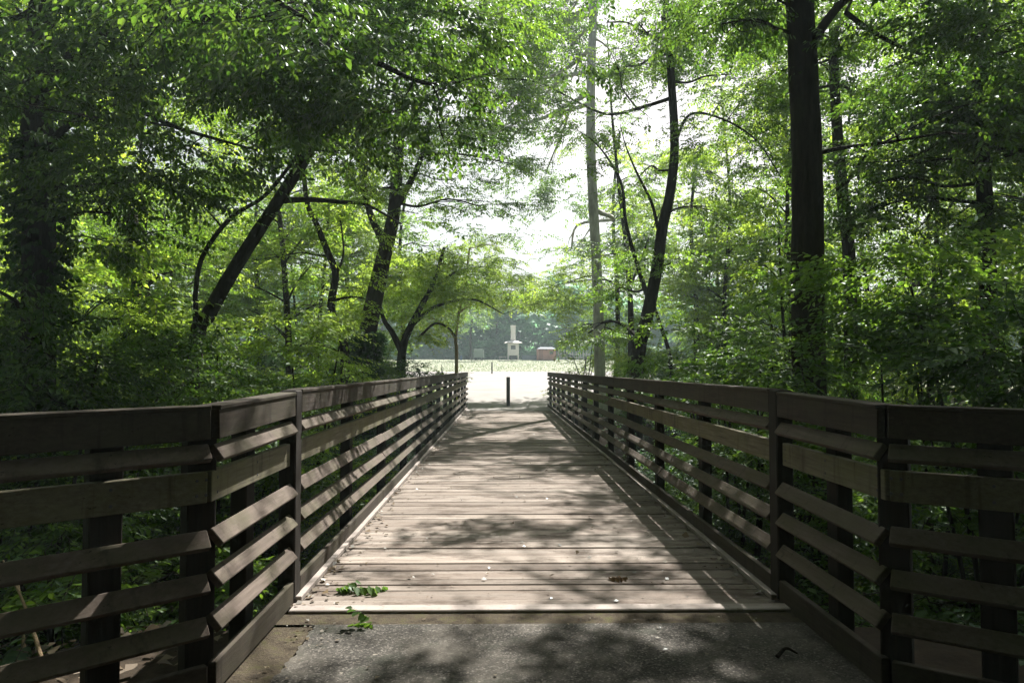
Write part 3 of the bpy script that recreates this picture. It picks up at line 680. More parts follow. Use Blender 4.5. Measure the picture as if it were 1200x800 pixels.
make_tree('slim_understory_tree', b, 'slim dark trunk directly behind the pale trunk at the wood edge', 'tree',
    [([b, P(740, 380, 30), P(736, 300, 30), P(726, 210, 30), P(718, 120, 30), P(714, 40, 30)], .15, .02), ([P(738, 340, 30), P(765, 270, 30), P(790, 215, 30)], .06, .008)],
    [(P(665, 330, 31), (1.5, 1.3, .8), 210), (P(630, 340, 31), (1.2, 1.2, .6), 150), (P(690, 300, 30.5), (1.4, 1.2, .8), 180), (P(672, 385, 31), (.9, .9, .5), 110), (P(640, 300, 31), (1.3, 1.1, .5), 130), (P(655, 250, 30.5), (1.2, 1.0, .4), 70), (P(740, 250, 30), (2.0, 1.6, 1.2), 140), (P(650, 280, 30), (1.2, 1.0, .5), 50), (P(770, 330, 30), (1.8, 1.5, 1.0), 130), (P(720, 170, 30), (1.6, 1.4, .8), 80)],
    'leaf_lime', 'mid', seed=56)
b = gp(1165, 13)
make_tree('shaded_tree', b, 'shadowed slim trunk at the far right edge behind dense leaves', 'tree',
    [([b, P(1165, 300, 13), P(1160, 120, 13), P(1168, -100, 13)], .16, .10)],
    rnd_clumps(P(1160, 130, 13), (2.2, 2.2, 3.0), 24, 1.1, 130, 61), 'leaf_dark', 'mid', seed=62)

for px, Z, hy, lab, mt, sd in ((300, 36, 190, 'backlit lime tree seen between leaning trunk and crooked trunk', 'leaf_lime', 401), (405, 38, 170, 'backlit lime tree standing behind the thick ivy trunk', 'leaf_lime', 402),
        (470, 37, 215, 'backlit tree rising behind the small arching tree', 'leaf', 403), (722, 38, 150, 'sunlit tree at the wood edge seen between pale trunk and leaning trunk', 'leaf', 404), (815, 35, 170, 'sunlit lime tree right of the forked leaning trunk', 'leaf_lime', 405),
        (190, 33, 200, 'sunlit tree behind the ivy-wrapped short trunk', 'leaf_lime', 406)):
    b = gp(px, Z); tp = P(px + 6, hy, Z); hh = tp[2] - b[2]
    make_tree('backlit_tree', b, lab, 'tree', [([b, b + [.1, 0, hh * .35], b + [-.1, .1, hh * .7], tp], .15, .05)],
        [(q, (1.5, 1.4, .9), 115) for q, _, _ in rnd_clumps(b + np.array([0, 0, hh * .60]), (2.7, 2.2, hh * .46), 17, 1, 1, sd)], mt, 'bg', seed=sd, sub=3)

# ------------------------------------------------------------------ shrubs that stand out
def shrub(name, label, px, py_top, Z, spread, n, ns, leafmat, tm, seed, cr=.8, cat='shrub', group=None, prune_on=True, flat=.5):
    r = np.random.default_rng(seed); b = gp(px, Z); top = P(px, py_top, Z)
    hgt = top[2] - b[2]; stems = []
    for k in range(5):
        e = b + np.array([r.normal(0, spread * .45), r.normal(0, spread * .45), hgt * r.uniform(.6, 1)])
        stems.append(([b + r.normal(0, .06, 3) * [1, 1, 0], (b + e) / 2 + r.normal(0, .12, 3), e], .035, .012))
    cl = []
    for k in range(n):
        u = r.normal(0, 1, 2) * spread * .55; z = r.uniform(.15, 1) * hgt
        cl.append((b + np.array([u[0], u[1], z]), (cr * r.uniform(.7, 1.3), cr * r.uniform(.7, 1.3), cr * flat * r.uniform(.7, 1.3)), int(ns * r.uniform(.7, 1.3))))
    return make_tree(name, b, label, cat, stems, cl, leafmat, tm, seed=seed, group=group, prune_on=prune_on, sub=3)
shrub('layered_shrub', 'tall layered shrub with flat sunlit sprays beside the thick straight right trunk', 1085, 300, 9.2, 1.7, 20, 62, 'leaf', 'layer', 71, .8, flat=.28)
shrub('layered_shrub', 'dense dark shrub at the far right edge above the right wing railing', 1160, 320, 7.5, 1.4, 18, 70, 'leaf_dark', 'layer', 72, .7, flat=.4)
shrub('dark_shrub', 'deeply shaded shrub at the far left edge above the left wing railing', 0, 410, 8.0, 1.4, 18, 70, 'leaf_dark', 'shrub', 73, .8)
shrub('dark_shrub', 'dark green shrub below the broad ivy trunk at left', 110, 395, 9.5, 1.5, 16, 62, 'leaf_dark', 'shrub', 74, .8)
shrub('speckled_shrub', 'sun-speckled shrub at the foot of the leaning tree', 250, 395, 11.5, 1.6, 18, 60, 'leaf', 'shrub', 75, .75)
shrub('speckled_shrub', 'airy sunlit shrub in front of the crooked thin trunk', 345, 360, 14.5, 1.7, 18, 60, 'leaf_lime', 'shrub', 76, .8)
shrub('speckled_shrub', 'pale leafy bush between the ivy snag and leaning tree', 200, 370, 16.5, 1.8, 18, 70, 'leaf_lime', 'shrub', 77, .9)
shrub('round_shrub', 'rounded green shrub right of the forked leaning tree', 835, 385, 14.5, 1.6, 18, 66, 'leaf', 'shrub', 78, .8)
shrub('round_shrub', 'low shaded shrub directly left of the thick straight right trunk', 875, 420, 11.0, 1.0, 15, 58, 'leaf_dark', 'shrub', 79, .7)
shrub('round_shrub', 'bright leafy bush at the foot of the pale trunk', 682, 395, 29.5, 1.0, 10, 40, 'leaf_lime', 'shrub', 80, .6)
shrub('sunlit_shrub', 'low sunlit bush under the small arching tree at left bridge end', 505, 425, 30.5, 1.6, 12, 40, 'leaf_lime', 'shrub', 81, .6)  # bright lime leaf colour stands in for overexposed sun; bears no flowers
shrub('creek_shrub', 'thin green growth beneath the approach behind the left wing railing', 90, 620, 5.6, .8, 10, 36, 'leaf', 'shrub', 82, .45)

# ------------------------------------------------------------------ the woods to both sides: individual trees from a few kinds
def proto_tree(seed, h, r0, leafmat, cw, n, ns, low):
    r = np.random.default_rng(seed); tb = Tubes()
    lean = r.normal(0, .05, 2) * h
    pts = [np.array([0, 0, -.3]), np.array([lean[0] * .2, lean[1] * .2, h * .3]) + r.normal(0, .12, 3), np.array([lean[0] * .6, lean[1] * .6, h * .62]) + r.normal(0, .2, 3), np.array([lean[0], lean[1], h])]
    p = catmull(pts, 6); rr = np.linspace(r0, r0 * .3, len(p)); rr[0] *= 1.4; tb.add(p, rr, 9, .05)
    PP = []; OO = []
    for k in range(n):
        z = h * (low + (1.04 - low) * (k + .5) / n); th = k * 2.4 + r.uniform(-.5, .5)
        wid = cw * (1.0 - .45 * abs((z / h - .55) / .5)) * r.uniform(.35, 1.0)
        i = min(len(p) - 1, int(np.argmin(abs(p[:, 2] - (z - wid * .5)))))
        c = np.array([p[i, 0] + wid * math.cos(th), p[i, 1] + wid * math.sin(th), z])
        q, o = clump_points(c, (1.5, 1.5, .85), ns, r); PP.append(q); OO.append(o)
        mid = (p[i] + c) / 2 + np.array([0, 0, .2]); tb.add(catmull([p[i], mid, c], 4), np.linspace(rr[i] * .42, .012, 9), 5)
        for t_ in q[:2]: tb.add(catmull([mid, (mid + t_) / 2 + r.normal(0, .1, 3), t_], 3), np.linspace(.02, .005, 7), 4)
    me_t = tb.mesh('trunk'); me_t.materials.append(M['bark'])
    me_c = sprays_mesh('crown', np.concatenate(PP), np.concatenate(OO), TM['bg'], r, prune_on=False)
    me_c.materials.append(M[leafmat]); me_c.materials.append(M['bark'])
    return me_t, me_c
protos = [proto_tree(101, 15, .17, 'leaf', 2.8, 20, 50, .22), proto_tree(102, 17, .21, 'leaf', 3.2, 22, 50, .28), proto_tree(103, 13, .13, 'leaf_lime', 2.4, 18, 48, .18),
          proto_tree(104, 16, .19, 'leaf_dark', 3.0, 22, 54, .25), proto_tree(105, 9, .09, 'leaf', 2.0, 14, 60, .14), proto_tree(106, 7, .07, 'leaf_lime', 1.9, 12, 58, .12)]
protos.append(proto_tree(107, 13, .20, 'leaf_dark', 3.6, 34, 110, .04)); protos.append(proto_tree(108, 15, .20, 'leaf_dark', 4.4, 34, 130, .40))  # two dense kinds made for the unseen trees added as shade
def place(pair, loc, rz, sc, name, label, cat, group, names=('trunk', 'crown')):
    root = bpy.data.objects.new(name, None); COL.objects.link(root); root.location = loc; root.rotation_euler = (0, 0, rz); root.scale = (sc[0], sc[0], sc[1])
    tag(root, label, cat, group)
    for me_, nm in zip(pair, names):
        o = bpy.data.objects.new(nm, me_); COL.objects.link(o); o.parent = root
    return root
kinds = ['tall_tree', 'tall_tree', 'light_tree', 'dense_tree', 'sapling', 'sapling', 'dense_tree', 'dense_tree']
KL = {'tall_tree': 'tall green tree deep in the woods beyond the {s} railing', 'light_tree': 'yellow-green tree deep in the woods beyond the {s} railing',
      'dense_tree': 'dark dense tree deep in the woods beyond the {s} railing', 'sapling': 'young low-branched tree in the understory beyond the {s} railing'}
taken = []
r = np.random.default_rng(77)
def ok(x, y, dmin):
    return all((x - a) ** 2 + (y - c) ** 2 > dmin ** 2 for a, c in taken)
for side in (-1, 1):
    made = 0; tries = 0
    while made < (25 if side < 0 else 32) and tries < 4000:
        tries += 1
        y = r.uniform(9, 44); x = side * r.uniform(5.5, 30) + .3
        ang = abs(x) / y
        if ang > 1.05 or not ok(x, y, 2.7): continue
        if side < 0 and abs(x) < 7.5 and y < 26: continue
        if side > 0 and abs(x) < (8.5 if y > 14 else 7.0): continue
        if y > 27 and abs(x) < 5 + .45 * (y - 27): continue
        if side > 0 and 6.5 < y < 21 and abs(x - (4.9 + .38 * (y - 9.2))) < 3.6: continue
        k = int(r.choice(6, p=[.2, .14, .24, .08, .17, .17]))
        taken.append((x, y)); made += 1
        place(protos[k], (x, y, float(H(x, y))), r.uniform(0, 6.28), (r.uniform(.85, 1.15), r.uniform(.85, 1.15)), kinds[k], KL[kinds[k]].format(s='left' if side < 0 else 'right'), 'tree', '%s in the %s woods' % (kinds[k].replace('_', ' ') + 's', 'left' if side < 0 else 'right'))
# unseen trees added behind and beside the viewer to shade the approach
for x, y, k in [(x_ + .5 * ((i_ * 7 + j_ * 5) % 3 - 1), y_ + .4 * ((i_ * 5 + j_ * 3) % 3 - 1), 7) for i_, y_ in enumerate((-1.4, -4.6, -8.2, -12.2)) for j_, x_ in enumerate((-10.6, -6.8, -2.9, 3.8, 7.4, 11.2))]:
    k = 7
    place(protos[k], (x, y, float(H(x, y))), r.uniform(0, 6.28), (1.35, 1.0), kinds[k], 'unseen tall tree added beside the approach to shade it', 'tree', 'added shade trees beside the approach')

shade_ring = [(xx, yy) for yy in (-15, -19.5) for xx in np.arange(-16, 17, 4.6)] + [(sx * 13, yy) for sx in (-1, 1) for yy in (-11, -6.5, -2)] + [(sx * 17, yy) for sx in (-1, 1) for yy in (-9, -4, 1)]  # further unseen trees added to close off low sky light from behind
for i, (x, y) in enumerate(shade_ring):
    if -1.9 < x < 2.9: continue
    k = 6
    place(protos[k], (x + r.uniform(-.8, .8), y + r.uniform(-.8, .8), float(H(x, y))), r.uniform(0, 6.28), (1.3, 1.0), kinds[k], 'unseen tall tree added beside the approach to shade it', 'tree', 'added shade trees beside the approach')

# understory bushes
def proto_bush(seed, h, w, leafmat, n, ns):
    r = np.random.default_rng(seed); tb = Tubes(); PP = []; OO = []
    for k in range(n):
        th = r.uniform(0, 6.28); q = w * math.sqrt(r.random()); z = h * r.uniform(.15, 1)
        c = np.array([q * math.cos(th), q * math.sin(th), z])
        p, o = clump_points(c, (.75, .75, .42), ns, r); PP.append(p); OO.append(o)
        tb.add(catmull([np.array([0, 0, -.1]) + r.normal(0, .08, 3) * [1, 1, 0], c * [.5, .5, .6], c], 4), np.linspace(.022, .007, 9), 5)
    me_t = tb.mesh('stem'); me_t.materials.append(M['bark'])
    me_c = sprays_mesh('foliage', np.concatenate(PP), np.concatenate(OO), TM['shrub'], r, prune_on=False); me_c.materials.append(M[leafmat]); me_c.materials.append(M['bark'])
    return me_t, me_c
bushes = [proto_bush(201, 2.4, 1.3, 'leaf', 16, 46), proto_bush(202, 1.7, 1.3, 'leaf_ivy', 14, 46), proto_bush(203, 3.0, 1.2, 'leaf', 18, 46), proto_bush(204, 2.0, 1.4, 'leaf_lime', 14, 46)]  # second kind: dark ivy leaf colour stands in for shaded undergrowth
bk = []; r = np.random.default_rng(88)
names_b = ['leafy_bush', 'shade_bush', 'upright_bush', 'bright_bush']
BL = ['green bush in the undergrowth beyond the {s} railing', 'dark low bush in the undergrowth beyond the {s} railing', 'upright tall bush in the undergrowth beyond the {s} railing', 'bright lime bush in the undergrowth beyond the {s} railing']
for side in (-1, 1):
    made = 0; tries = 0
    while made < 60 and tries < 6000:
        tries += 1
        y = r.uniform(5.5, 36) if r.random() < .8 else r.uniform(2.5, 8); x = .25 + side * r.uniform(3.6, 17)
        if abs(x) / max(y, 1) > 1.0 and y > 9: continue
        if y < 10 and abs(x - .25) < 4.6: continue
        if y > 26.5 and abs(x) < 5: continue
        if any((x - a) ** 2 + (y - c) ** 2 < 1.35 ** 2 for a, c in bk): continue
        bk.append((x, y)); made += 1; k = int(r.integers(0, 4))
        if abs(x - .25) < 6.5 and y < 24 and k in (0, 3) and r.random() < .8: k = 1  # near the bridge, darker leaves imitate shade behind the railings
        place(bushes[k], (x, y, float(H(x, y))), r.uniform(0, 6.28), (r.uniform(.8, 1.25), r.uniform(.8, 1.3)), names_b[k], BL[k].format(s='left' if side < 0 else 'right'), 'bush', names_b[k].replace('_', ' ') + 's beyond the ' + ('left' if side < 0 else 'right') + ' railing', ('stem', 'foliage'))

for i, (x, y) in enumerate(((-5.0, .6), (-4.4, -1.2), (5.6, .8), (5.0, -1.2), (-4.8, -3.4), (5.2, -3.6), (-5.5, -6), (5.8, -6.2), (-4.6, -9), (5, -9), (-3.6, -12.5), (4.4, -12.6))):  # unseen bushes added around the viewer to darken the approach
    place(bushes[1 if i % 2 else 0], (x, y, float(H(x, y))), i * 1.1, (1.5, 1.9), 'shade_bush', 'unseen bush added beside the approach to shade it', 'bush', 'added shade bushes beside the approach', ('stem', 'foliage'))

# ground cover under the woods (uncountable)
r = np.random.default_rng(5); n = 9000
x = r.uniform(-15, 15, n); y = r.uniform(-1, 34, n)
k = (np.abs(x - .25) > 2.3) | ((y > 5.5) & (y < 25.5)); k &= ~((y > 26) & (np.abs(x) < 4.5)); k &= np.abs(x) > .0
x, y = x[k], y[k]; pos = np.stack([x, y, H(x, y) + r.uniform(.02, .22, len(x))], -1)
keepm = ~((pos[:, 0] > XL - .6) & (pos[:, 0] < XR + .6) & (pos[:, 2] > -1.3)) & ~((np.abs(x + 1.9) < 1.3) & (y < 4.2) & (x > -2.4))
pos = pos[keepm]; th = r.uniform(0, 6.28, len(pos)); o = np.stack([np.cos(th), np.sin(th), .25 + 0 * th], -1)
me = sprays_mesh('ground_cover', pos, o, TM['shrub'], r, prune_on=False)
tag(link('ground_cover', me, None, [M['leaf_ivy'], M['bark']]), 'low leafy ground cover under the trees', 'ground cover', kind='stuff')

# field grass beyond the bridge
r = np.random.default_rng(6); n = 60000
y = 29 + 66 * r.random(n) ** 1.7; x = r.uniform(-1, 1, n) * (8 + .35 * y)
pl = -1.5 - .15 * np.maximum(0, y - 30) - 26 * sm(49, 55, y); pr = 2.3 + .38 * np.maximum(0, y - 29) + 20 * sm(49, 55, y)
k = ~((x > pl) & (x < pr) & (y < 61.5)) & ((np.abs(x) > 2.6) | (y > 31)); x, y = x[k], y[k]; n = len(x)
z = H(x, y) - .04; hh = r.uniform(.05, .14, n); th = r.uniform(0, 6.28, n); w = r.uniform(.006, .02, n) * (y / 30)
dx, dy = np.cos(th) * w, np.sin(th) * w; lx, ly = r.normal(0, .04, n), r.normal(0, .04, n)
V = np.stack([np.stack([x - dx, y - dy, z], -1), np.stack([x + dx, y + dy, z], -1), np.stack([x + lx, y + ly, z + hh], -1)], 1).reshape(-1, 3)
me = mesh_np('field_grass', V, np.arange(3 * n).reshape(-1, 3))
tag(link('field_grass', me, None, [M['grass']]), 'short pale grass on the field beyond the bridge', 'grass', kind='stuff')

# ------------------------------------------------------------------ litter on bridge and approach
r = np.random.default_rng(9)
def litter(name, pts, Lr, mat, label, lift=.004):
    n = len(pts); l = r.uniform(*Lr, n); th = r.uniform(0, 6.28, n); b_ = l * r.uniform(.25, .5, n)
    d = np.stack([np.cos(th), np.sin(th), r.normal(0, .18, n)], -1); s = np.stack([-np.sin(th), np.cos(th), r.normal(0, .25, n)], -1)
    p = pts; cu = r.uniform(.05, .3, n) * l; up = np.array([0, 0, 1.])
    V = np.stack([p - d * l[:, None] / 2 + up * lift, p + s * b_[:, None] + up * (lift + cu)[:, None], p + d * l[:, None] / 2 + up * (lift + cu * .3)[:, None], p - s * b_[:, None] + up * (lift + cu * .8)[:, None]], 1)
    me = mesh_np(name, V.reshape(-1, 3), np.arange(4 * n).reshape(-1, 4))
    return tag(link(name, me, None, [mat]), label, 'leaf litter', kind='stuff')
n = 900; x = r.uniform(-1.2, 1.7, n); e = r.random(n) < .45
x = np.where(e, np.where(r.random(n) < .55, XL + .06 + np.abs(r.normal(0, .14, n)), XR - .06 - np.abs(r.normal(0, .14, n))), x)
litter('deck_litter', np.stack([x, 4.7 + 21 * r.random(n) ** 1.3, .006 + 0 * x], -1), (.008, .042), M['leaf_litter'], 'small dry leaf bits scattered on the deck boards')
n = 260; sd_ = r.random(n) < .6
litter('deck_litter', np.stack([np.where(sd_, XL + .05 + np.abs(r.normal(0, .07, n)), XR - .05 - np.abs(r.normal(0, .07, n))), 4.7 + 16 * r.random(n) ** 1.6, .006 + 0 * sd_], -1), (.025, .075), M['leaf_dry'], 'brown leaves gathered along the toe strips of the deck')
n = 260; x = r.uniform(-1.3, 2.1, n); e = r.random(n) < .4; x = np.where(e, -1.2 + np.abs(r.normal(0, .16, n)), x)
litter('path_litter', np.stack([x, 1.5 + 3.0 * r.random(n), .004 + 0 * x], -1), (.008, .032), M['leaf_litter'], 'dry leaf bits scattered on the dark approach path')
n = 900; x = -1.5 - np.abs(r.normal(0, 1.5, n)); y = 2.2 + r.random(n) * 4
litter('woodland_litter', np.stack([x, y, H(x, y)], -1), (.03, .09), M['leaf_dry'], 'brown fallen leaves under the left wing railing')
def sprig(x, y, z, seed, label, mat='leaf_lime', k=3, sc=1.0):
    rr = np.random.default_rng(seed)
    pos = np.array([[x, y, z]] * k) + rr.normal(0, .03, (k, 3)) * [1, 1, .25]; th = rr.uniform(-.6, .6, k) + rr.choice([0, .5, 2.6])
    o = np.stack([np.cos(th), np.sin(th), .12 + 0 * th], -1)
    me = sprays_mesh('fallen_sprig', pos, o, TM['ivy'], rr, tilt=.2, prune_on=False, origin=np.array([x, y, z]))
    ob = link('fallen_sprig', me, None, [M[mat], M['bark']]); ob.location = (x, y, z + .012); ob.scale = (sc,) * 3
    return tag(ob, label, 'leaf sprig', 'fallen green sprigs')
sprig(-.98, 5.05, .03, 3, 'bright green leafy sprig fallen on the deck near the left railing', 'leaf_dark', 6, .7)
sprig(-.72, 4.38, .02, 4, 'small green leaf sprig fallen on the path before the deck', 'leaf_dark', 3, .65)
sprig(-1.12, 4.98, .03, 6, 'dark green leaf clump against the left toe strip', 'leaf_dark', 3, .55)
sprig(.75, 5.3, .02, 7, 'dried pale sprig lying on the deck right of centre', 'leaf_dry', 2, .6)
# sticks
for (x, y, a, L, lab) in ((1.42, 3.85, .25, .12, 'short dark twig lying on the right side of the asphalt'), (-2.35, 3.9, 2.3, 1.3, 'long bare stick leaning under the left wing railing'), (-2.9, 4.6, 2.2, 1.0, 'thin fallen stick farther left under the wing railing')):
    tb = Tubes(); d = np.array([math.cos(a), math.sin(a), .0]); h = float(H(x, y)) if abs(x) > 2 else .004
    tb.limb([(0, 0, .015), d * L * .5 + [0, .02, .03 + .12 * L], d * L + [0, 0, .02 + .3 * (L > .5)]], .012, .005, 6, 5, .1)
    o = link('fallen_stick', tb.mesh('fallen_stick'), None, [M['bark_tan'] if L > .5 else M['bark']]); o.location = (x, y, h); tag(o, lab, 'stick')

# ------------------------------------------------------------------ bollards
def bollard(px, Z, h, rad, label):
    b_ = gp(px, Z); b_[2] += .09
    root = empty('bollard', b_, label, 'bollard', 'bollards on the far path')
    mb = MB(); mb.cyl((0, 0, -.1), (0, 0, h - .06), rad, rad, 20); mb.build('shaft', M['bollard'], root)
    mb = MB(); mb.cyl((0, 0, h - .06), (0, 0, h), rad * 1.06, rad * .86, 20); mb.build('cap', M['bollard'], root)
    mb = MB(); mb.cyl((0, 0, -.05), (0, 0, .02), rad * 1.7, rad * 1.55, 20); mb.build('base_collar', M['steel'], root)
bollard(595.5, 29.8, 1.18, .075, 'dark bollard standing in the middle of the far bridge end')
bollard(576.5, 58, .92, .055, 'thin dark post farther off at the edge of the field')

# ------------------------------------------------------------------ far side of the field
ZF = 95.0
def fp(px): return np.array([(px - 588) / F * ZF, ZF, float(H(0, ZF))])
b_ = fp(601.3); k = ZF / F
root = empty('kiosk', b_, 'small white booth on legs with a wide flat roof and tall white stack', 'kiosk')
mb = MB(); mb.box((0, 0, .6 + 0.78), (13 * k, 1.5, 1.56), None, .02)
for z in (.9, 1.2, 1.5, 1.8): mb.box((0, -.755, z), (13 * k - .04, .02, .02))
mb.build('body', M['white_paint'], root)
mb = MB(); mb.box((0, -.765, 1.62), (5.5 * k, .03, .5), None, .01); mb.build('window', M['dark_open'], root)
for sx in (-1, 1):
    for sy in (-1, 1):
        mb = MB(); mb.box((sx * 5.9 * k, sy * .66, .3), (.14, .14, .66), None, .01); mb.build('leg', M['white_paint'], root)
mb = MB(); mb.box((0, .1, .35), (8 * k, .9, .55)); mb.build('shade_block', M['dark_open'], root)  # dark block standing in for the shaded opening under the booth
mb = MB(); mb.poly([(-10.5 * k, -1.3, 2.2), (10.5 * k, -1.3, 2.2), (10.5 * k, 1.3, 2.2), (-10.5 * k, 1.3, 2.2), (-5 * k, -.6, 2.46), (5 * k, -.6, 2.46), (5 * k, .6, 2.46), (-5 * k, .6, 2.46)],
    [(0, 1, 2, 3), (4, 5, 6, 7), (0, 1, 5, 4), (1, 2, 6, 5), (2, 3, 7, 6), (3, 0, 4, 7)]); mb.build('roof', M['roof_grey'], root)
mb = MB(); mb.box((0, 0, 3.4), (5.6 * k, .6, 1.95), None, .02); mb.box((0, 0, 4.4), (6.4 * k, .7, .12), None, .02); mb.build('stack', M['white_paint'], root)
b_ = fp(640)
root = empty('board_shed', b_, 'small reddish board shed right of the white booth', 'shed')
mb = MB()
for i in range(11): mb.box(((i - 5) * 2.0 * k, 0, .72), (1.9 * k, 1.7, 1.44), None, .01)
mb.build('walls', M['redwood'], root)
mb = MB(); mb.box((.62, -.865, .95), (.45, .03, .4), None, .01); mb.build('window', M['dark_open'], root)
mb = MB(); mb.poly([(-11.4 * k, -1.0, 1.42), (11.4 * k, -1.0, 1.42), (11.4 * k, 1.0, 1.42), (-11.4 * k, 1.0, 1.42), (-7 * k, 0, 1.68), (7 * k, 0, 1.68)], [(0, 1, 2, 3), (0, 1, 5, 4), (1, 2, 5), (2, 3, 4, 5), (3, 0, 4)]); mb.build('roof', M['slate'], root)
mb = MB(); mb.box((-.1, -.87, .6), (.75, .03, 1.2), None, .01); mb.build('door', M['redwood'], root)
# picket fence right of the shed: one fence thing, each post a part
b_ = fp(651)
root = empty('picket_fence', b_, 'uneven grey stake fence running right from the reddish shed', 'fence')
r = np.random.default_rng(4)
mb = MB(); mb.box((20 * k, 0, .35), (41 * k, .05, .10)); mb.box((20 * k, 0, .75), (41 * k, .05, .08)); mb.build('fence_rail', M['picket'], root)
for i in range(13):
    h_ = r.uniform(.85, 1.35); mb = MB(); mb.box((i * 3.3 * k + r.normal(0, .05), -.07, h_ / 2), (.11, .07, h_), None, .01); mb.build('fence_post', M['picket'], root)
mb = MB(); mb.box((0, 0, .32), (18 * k, .12, .64), None, .01); o = mb.build('low_wall', M['slate'], None, Vector(fp(620.5)) + Vector((0, .6, 0))); tag(o, 'low dark slate wall between white booth and red shed', 'wall')
mb = MB(); mb.cyl((0, 0, 0), (0, 0, .5), .13, .16, 14); mb.cyl((0, 0, .5), (0, 0, .58), .175, .12, 14); o = mb.build('litter_bin', M['blue_bin'], None, Vector(fp(540.3))); tag(o, 'dark blue bin on the far field left of the white booth', 'bin')
b_ = fp(561); root = empty('box_trailer', b_, 'pale green box on dark wheels at the far field edge', 'trailer')
mb = MB(); mb.box((0, 0, .86), (12 * k, 1.2, 1.1), None, .06); mb.build('body', M['pale_panel'], root)
for sx in (-1, 1):
    for sy in (-1, 1):
        mb = MB(); mb.cyl((sx * .42, sy * .5 - .06, .2), (sx * .42, sy * .5 + .06, .2), .2, .2, 16); mb.build('wheel', M['rubber'], root)
mb = MB(); mb.box((0, 0, .3), (10 * k, 1.0, .1)); mb.build('chassis', M['rubber'], root)
b_ = fp(589); root = empty('park_bench', b_, 'low pale bench beside the white booth', 'bench')
mb = MB(); mb.box((0, 0, .42), (9 * k, .4, .06), None, .01); mb.build('seat', M['white_paint'], root)
for sx in (-1, 1): mb = MB(); mb.box((sx * 3.6 * k, 0, .19), (.08, .36, .40), None, .01); mb.build('leg', M['picket'], root)

# treeline beyond the field
def proto_far(seed, h, w, leafmat):
    r = np.random.default_rng(seed); tb = Tubes(); tb.limb([(0, 0, -.3), (0.1, 0, h * .5), (0, 0, h * .9)], .35, .08, 8, 4)
    PP = []; OO = []
    for k in range(26):
        z = h * r.uniform(.06, 1); wid = w * math.sqrt(max(.05, 1 - ((z / h - .45) / .58) ** 2)) * r.uniform(.3, 1); th = r.uniform(0, 6.28)
        q, o = clump_points((wid * math.cos(th), wid * math.sin(th), z), (2.2, 2.2, 1.5), 16, r); PP.append(q); OO.append(o)
    a = tb.mesh('trunk'); a.materials.append(M['bark'])
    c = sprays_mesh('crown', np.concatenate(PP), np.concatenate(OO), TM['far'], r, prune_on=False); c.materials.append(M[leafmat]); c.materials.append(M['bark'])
    return a, c
fars = [proto_far(301, 9, 4.2, 'leaf_far_haze'), proto_far(302, 10.5, 4.2, 'leaf_far_haze'), proto_far(303, 8, 4.5, 'leaf_far_haze')]
r = np.random.default_rng(99)
for x in np.arange(-105, 106, 5.2):
    for row in range(2):
        xx = x + r.uniform(-2, 2) + row * 2.5; yy = 112 + row * 9 + r.uniform(-4, 4) - .0006 * xx * xx
        k = int(r.integers(0, 3))
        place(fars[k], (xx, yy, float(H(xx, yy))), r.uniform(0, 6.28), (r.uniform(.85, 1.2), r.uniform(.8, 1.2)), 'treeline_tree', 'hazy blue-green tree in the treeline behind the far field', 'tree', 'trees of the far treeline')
# a lone trunk in front of the treeline
b_ = fp(552.5); b_[1] = 92
make_tree('field_tree', b_, 'lone tree on the field left of the pale green box', 'tree', [([b_, b_ + [.05, 0, 1.2], b_ + [0, 0, 2.6], b_ + [.2, 0, 5]], .20, .12)], [(b_ + [0, 0, 5], (2.4, 2.4, 1.6), 160), (b_ + [-1.5, 0, 4.2], (1.6, 1.6, 1.0), 80), (b_ + [1.4, .5, 5.2], (1.6, 1.6, 1.0), 80)], 'leaf', 'bg', seed=70, prune_on=False)

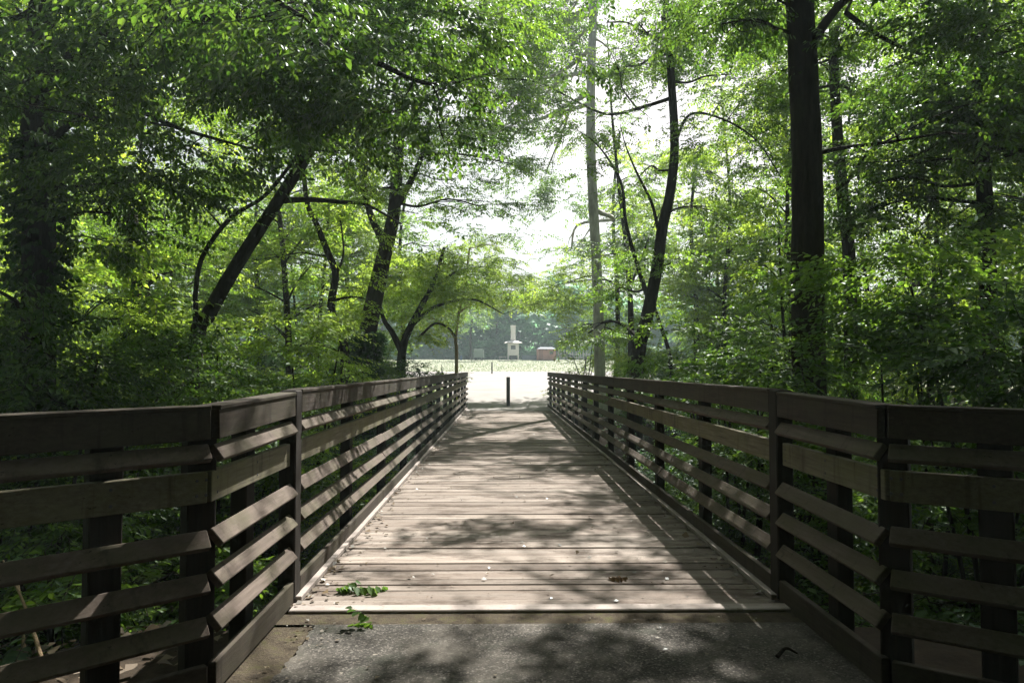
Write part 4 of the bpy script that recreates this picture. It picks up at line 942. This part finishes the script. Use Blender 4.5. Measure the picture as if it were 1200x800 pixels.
# ------------------------------------------------------------------ air
HAZE = 0.0013
mb = MB(); mb.box((0, 120, 20), (510, 370, 54))
t = NT('haze'); pv = t.n('ShaderNodeVolumePrincipled'); pv.inputs['Color'].default_value = (.76, .95, .97, 1); pv.inputs['Density'].default_value = HAZE; pv.inputs['Anisotropy'].default_value = .2
t.l(pv.outputs[0], t.out.inputs['Volume'])
hz = mb.build('haze', t.m); tag(hz, 'pale morning haze', 'haze', kind='stuff')

# ------------------------------------------------------------------ light
w = bpy.data.worlds.new('World'); S.world = w; w.use_nodes = True; nt = w.node_tree; nt.nodes.clear()
bg = nt.nodes.new('ShaderNodeBackground'); out = nt.nodes.new('ShaderNodeOutputWorld'); sky = nt.nodes.new('ShaderNodeTexSky')
sky.sky_type = 'NISHITA'; sky.sun_disc = False; sky.sun_elevation = R(SUN_EL); sky.sun_rotation = R(SUN_AZ)
sky.air_density = 1.0; sky.dust_density = 6.0; sky.ozone_density = 1.0; sky.altitude = 0
bg.inputs['Strength'].default_value = .05
hs = nt.nodes.new('ShaderNodeHueSaturation'); hs.inputs['Saturation'].default_value = .35
mn = nt.nodes.new('ShaderNodeMix'); mn.data_type = 'RGBA'; mn.blend_type = 'DARKEN'; mn.inputs[0].default_value = 1.0; mn.inputs[7].default_value = (9.6, 8.9, 9.2, 1)
nt.links.new(sky.outputs[0], hs.inputs['Color']); nt.links.new(hs.outputs[0], mn.inputs[6]); nt.links.new(mn.outputs[2], bg.inputs[0]); nt.links.new(bg.outputs[0], out.inputs[0])
sun = bpy.data.lights.new('sun', 'SUN'); sun.energy = 5.0; sun.angle = R(.5); sun.color = (1.0, .955, .89)
so = bpy.data.objects.new('sun', sun); COL.objects.link(so); so.rotation_euler = Vector(-SD).to_track_quat('-Z', 'Y').to_euler()

S.view_settings.view_transform = 'Standard'; S.view_settings.look = 'None'; S.view_settings.exposure = 1.62; S.view_settings.gamma = 1; S.view_settings.use_curve_mapping = False
c = S.cycles if hasattr(S, 'cycles') else None
S.render.engine = 'CYCLES'
c = S.cycles
c.max_bounces = 7; c.diffuse_bounces = 1; c.glossy_bounces = 2; c.transmission_bounces = 5; c.volume_bounces = 0; c.transparent_max_bounces = 4
c.use_denoising = True; c.denoiser = 'OPENIMAGEDENOISE'; c.sample_clamp_indirect = 6; c.caustics_reflective = False; c.caustics_refractive = False
c.use_adaptive_sampling = True; c.adaptive_threshold = .02
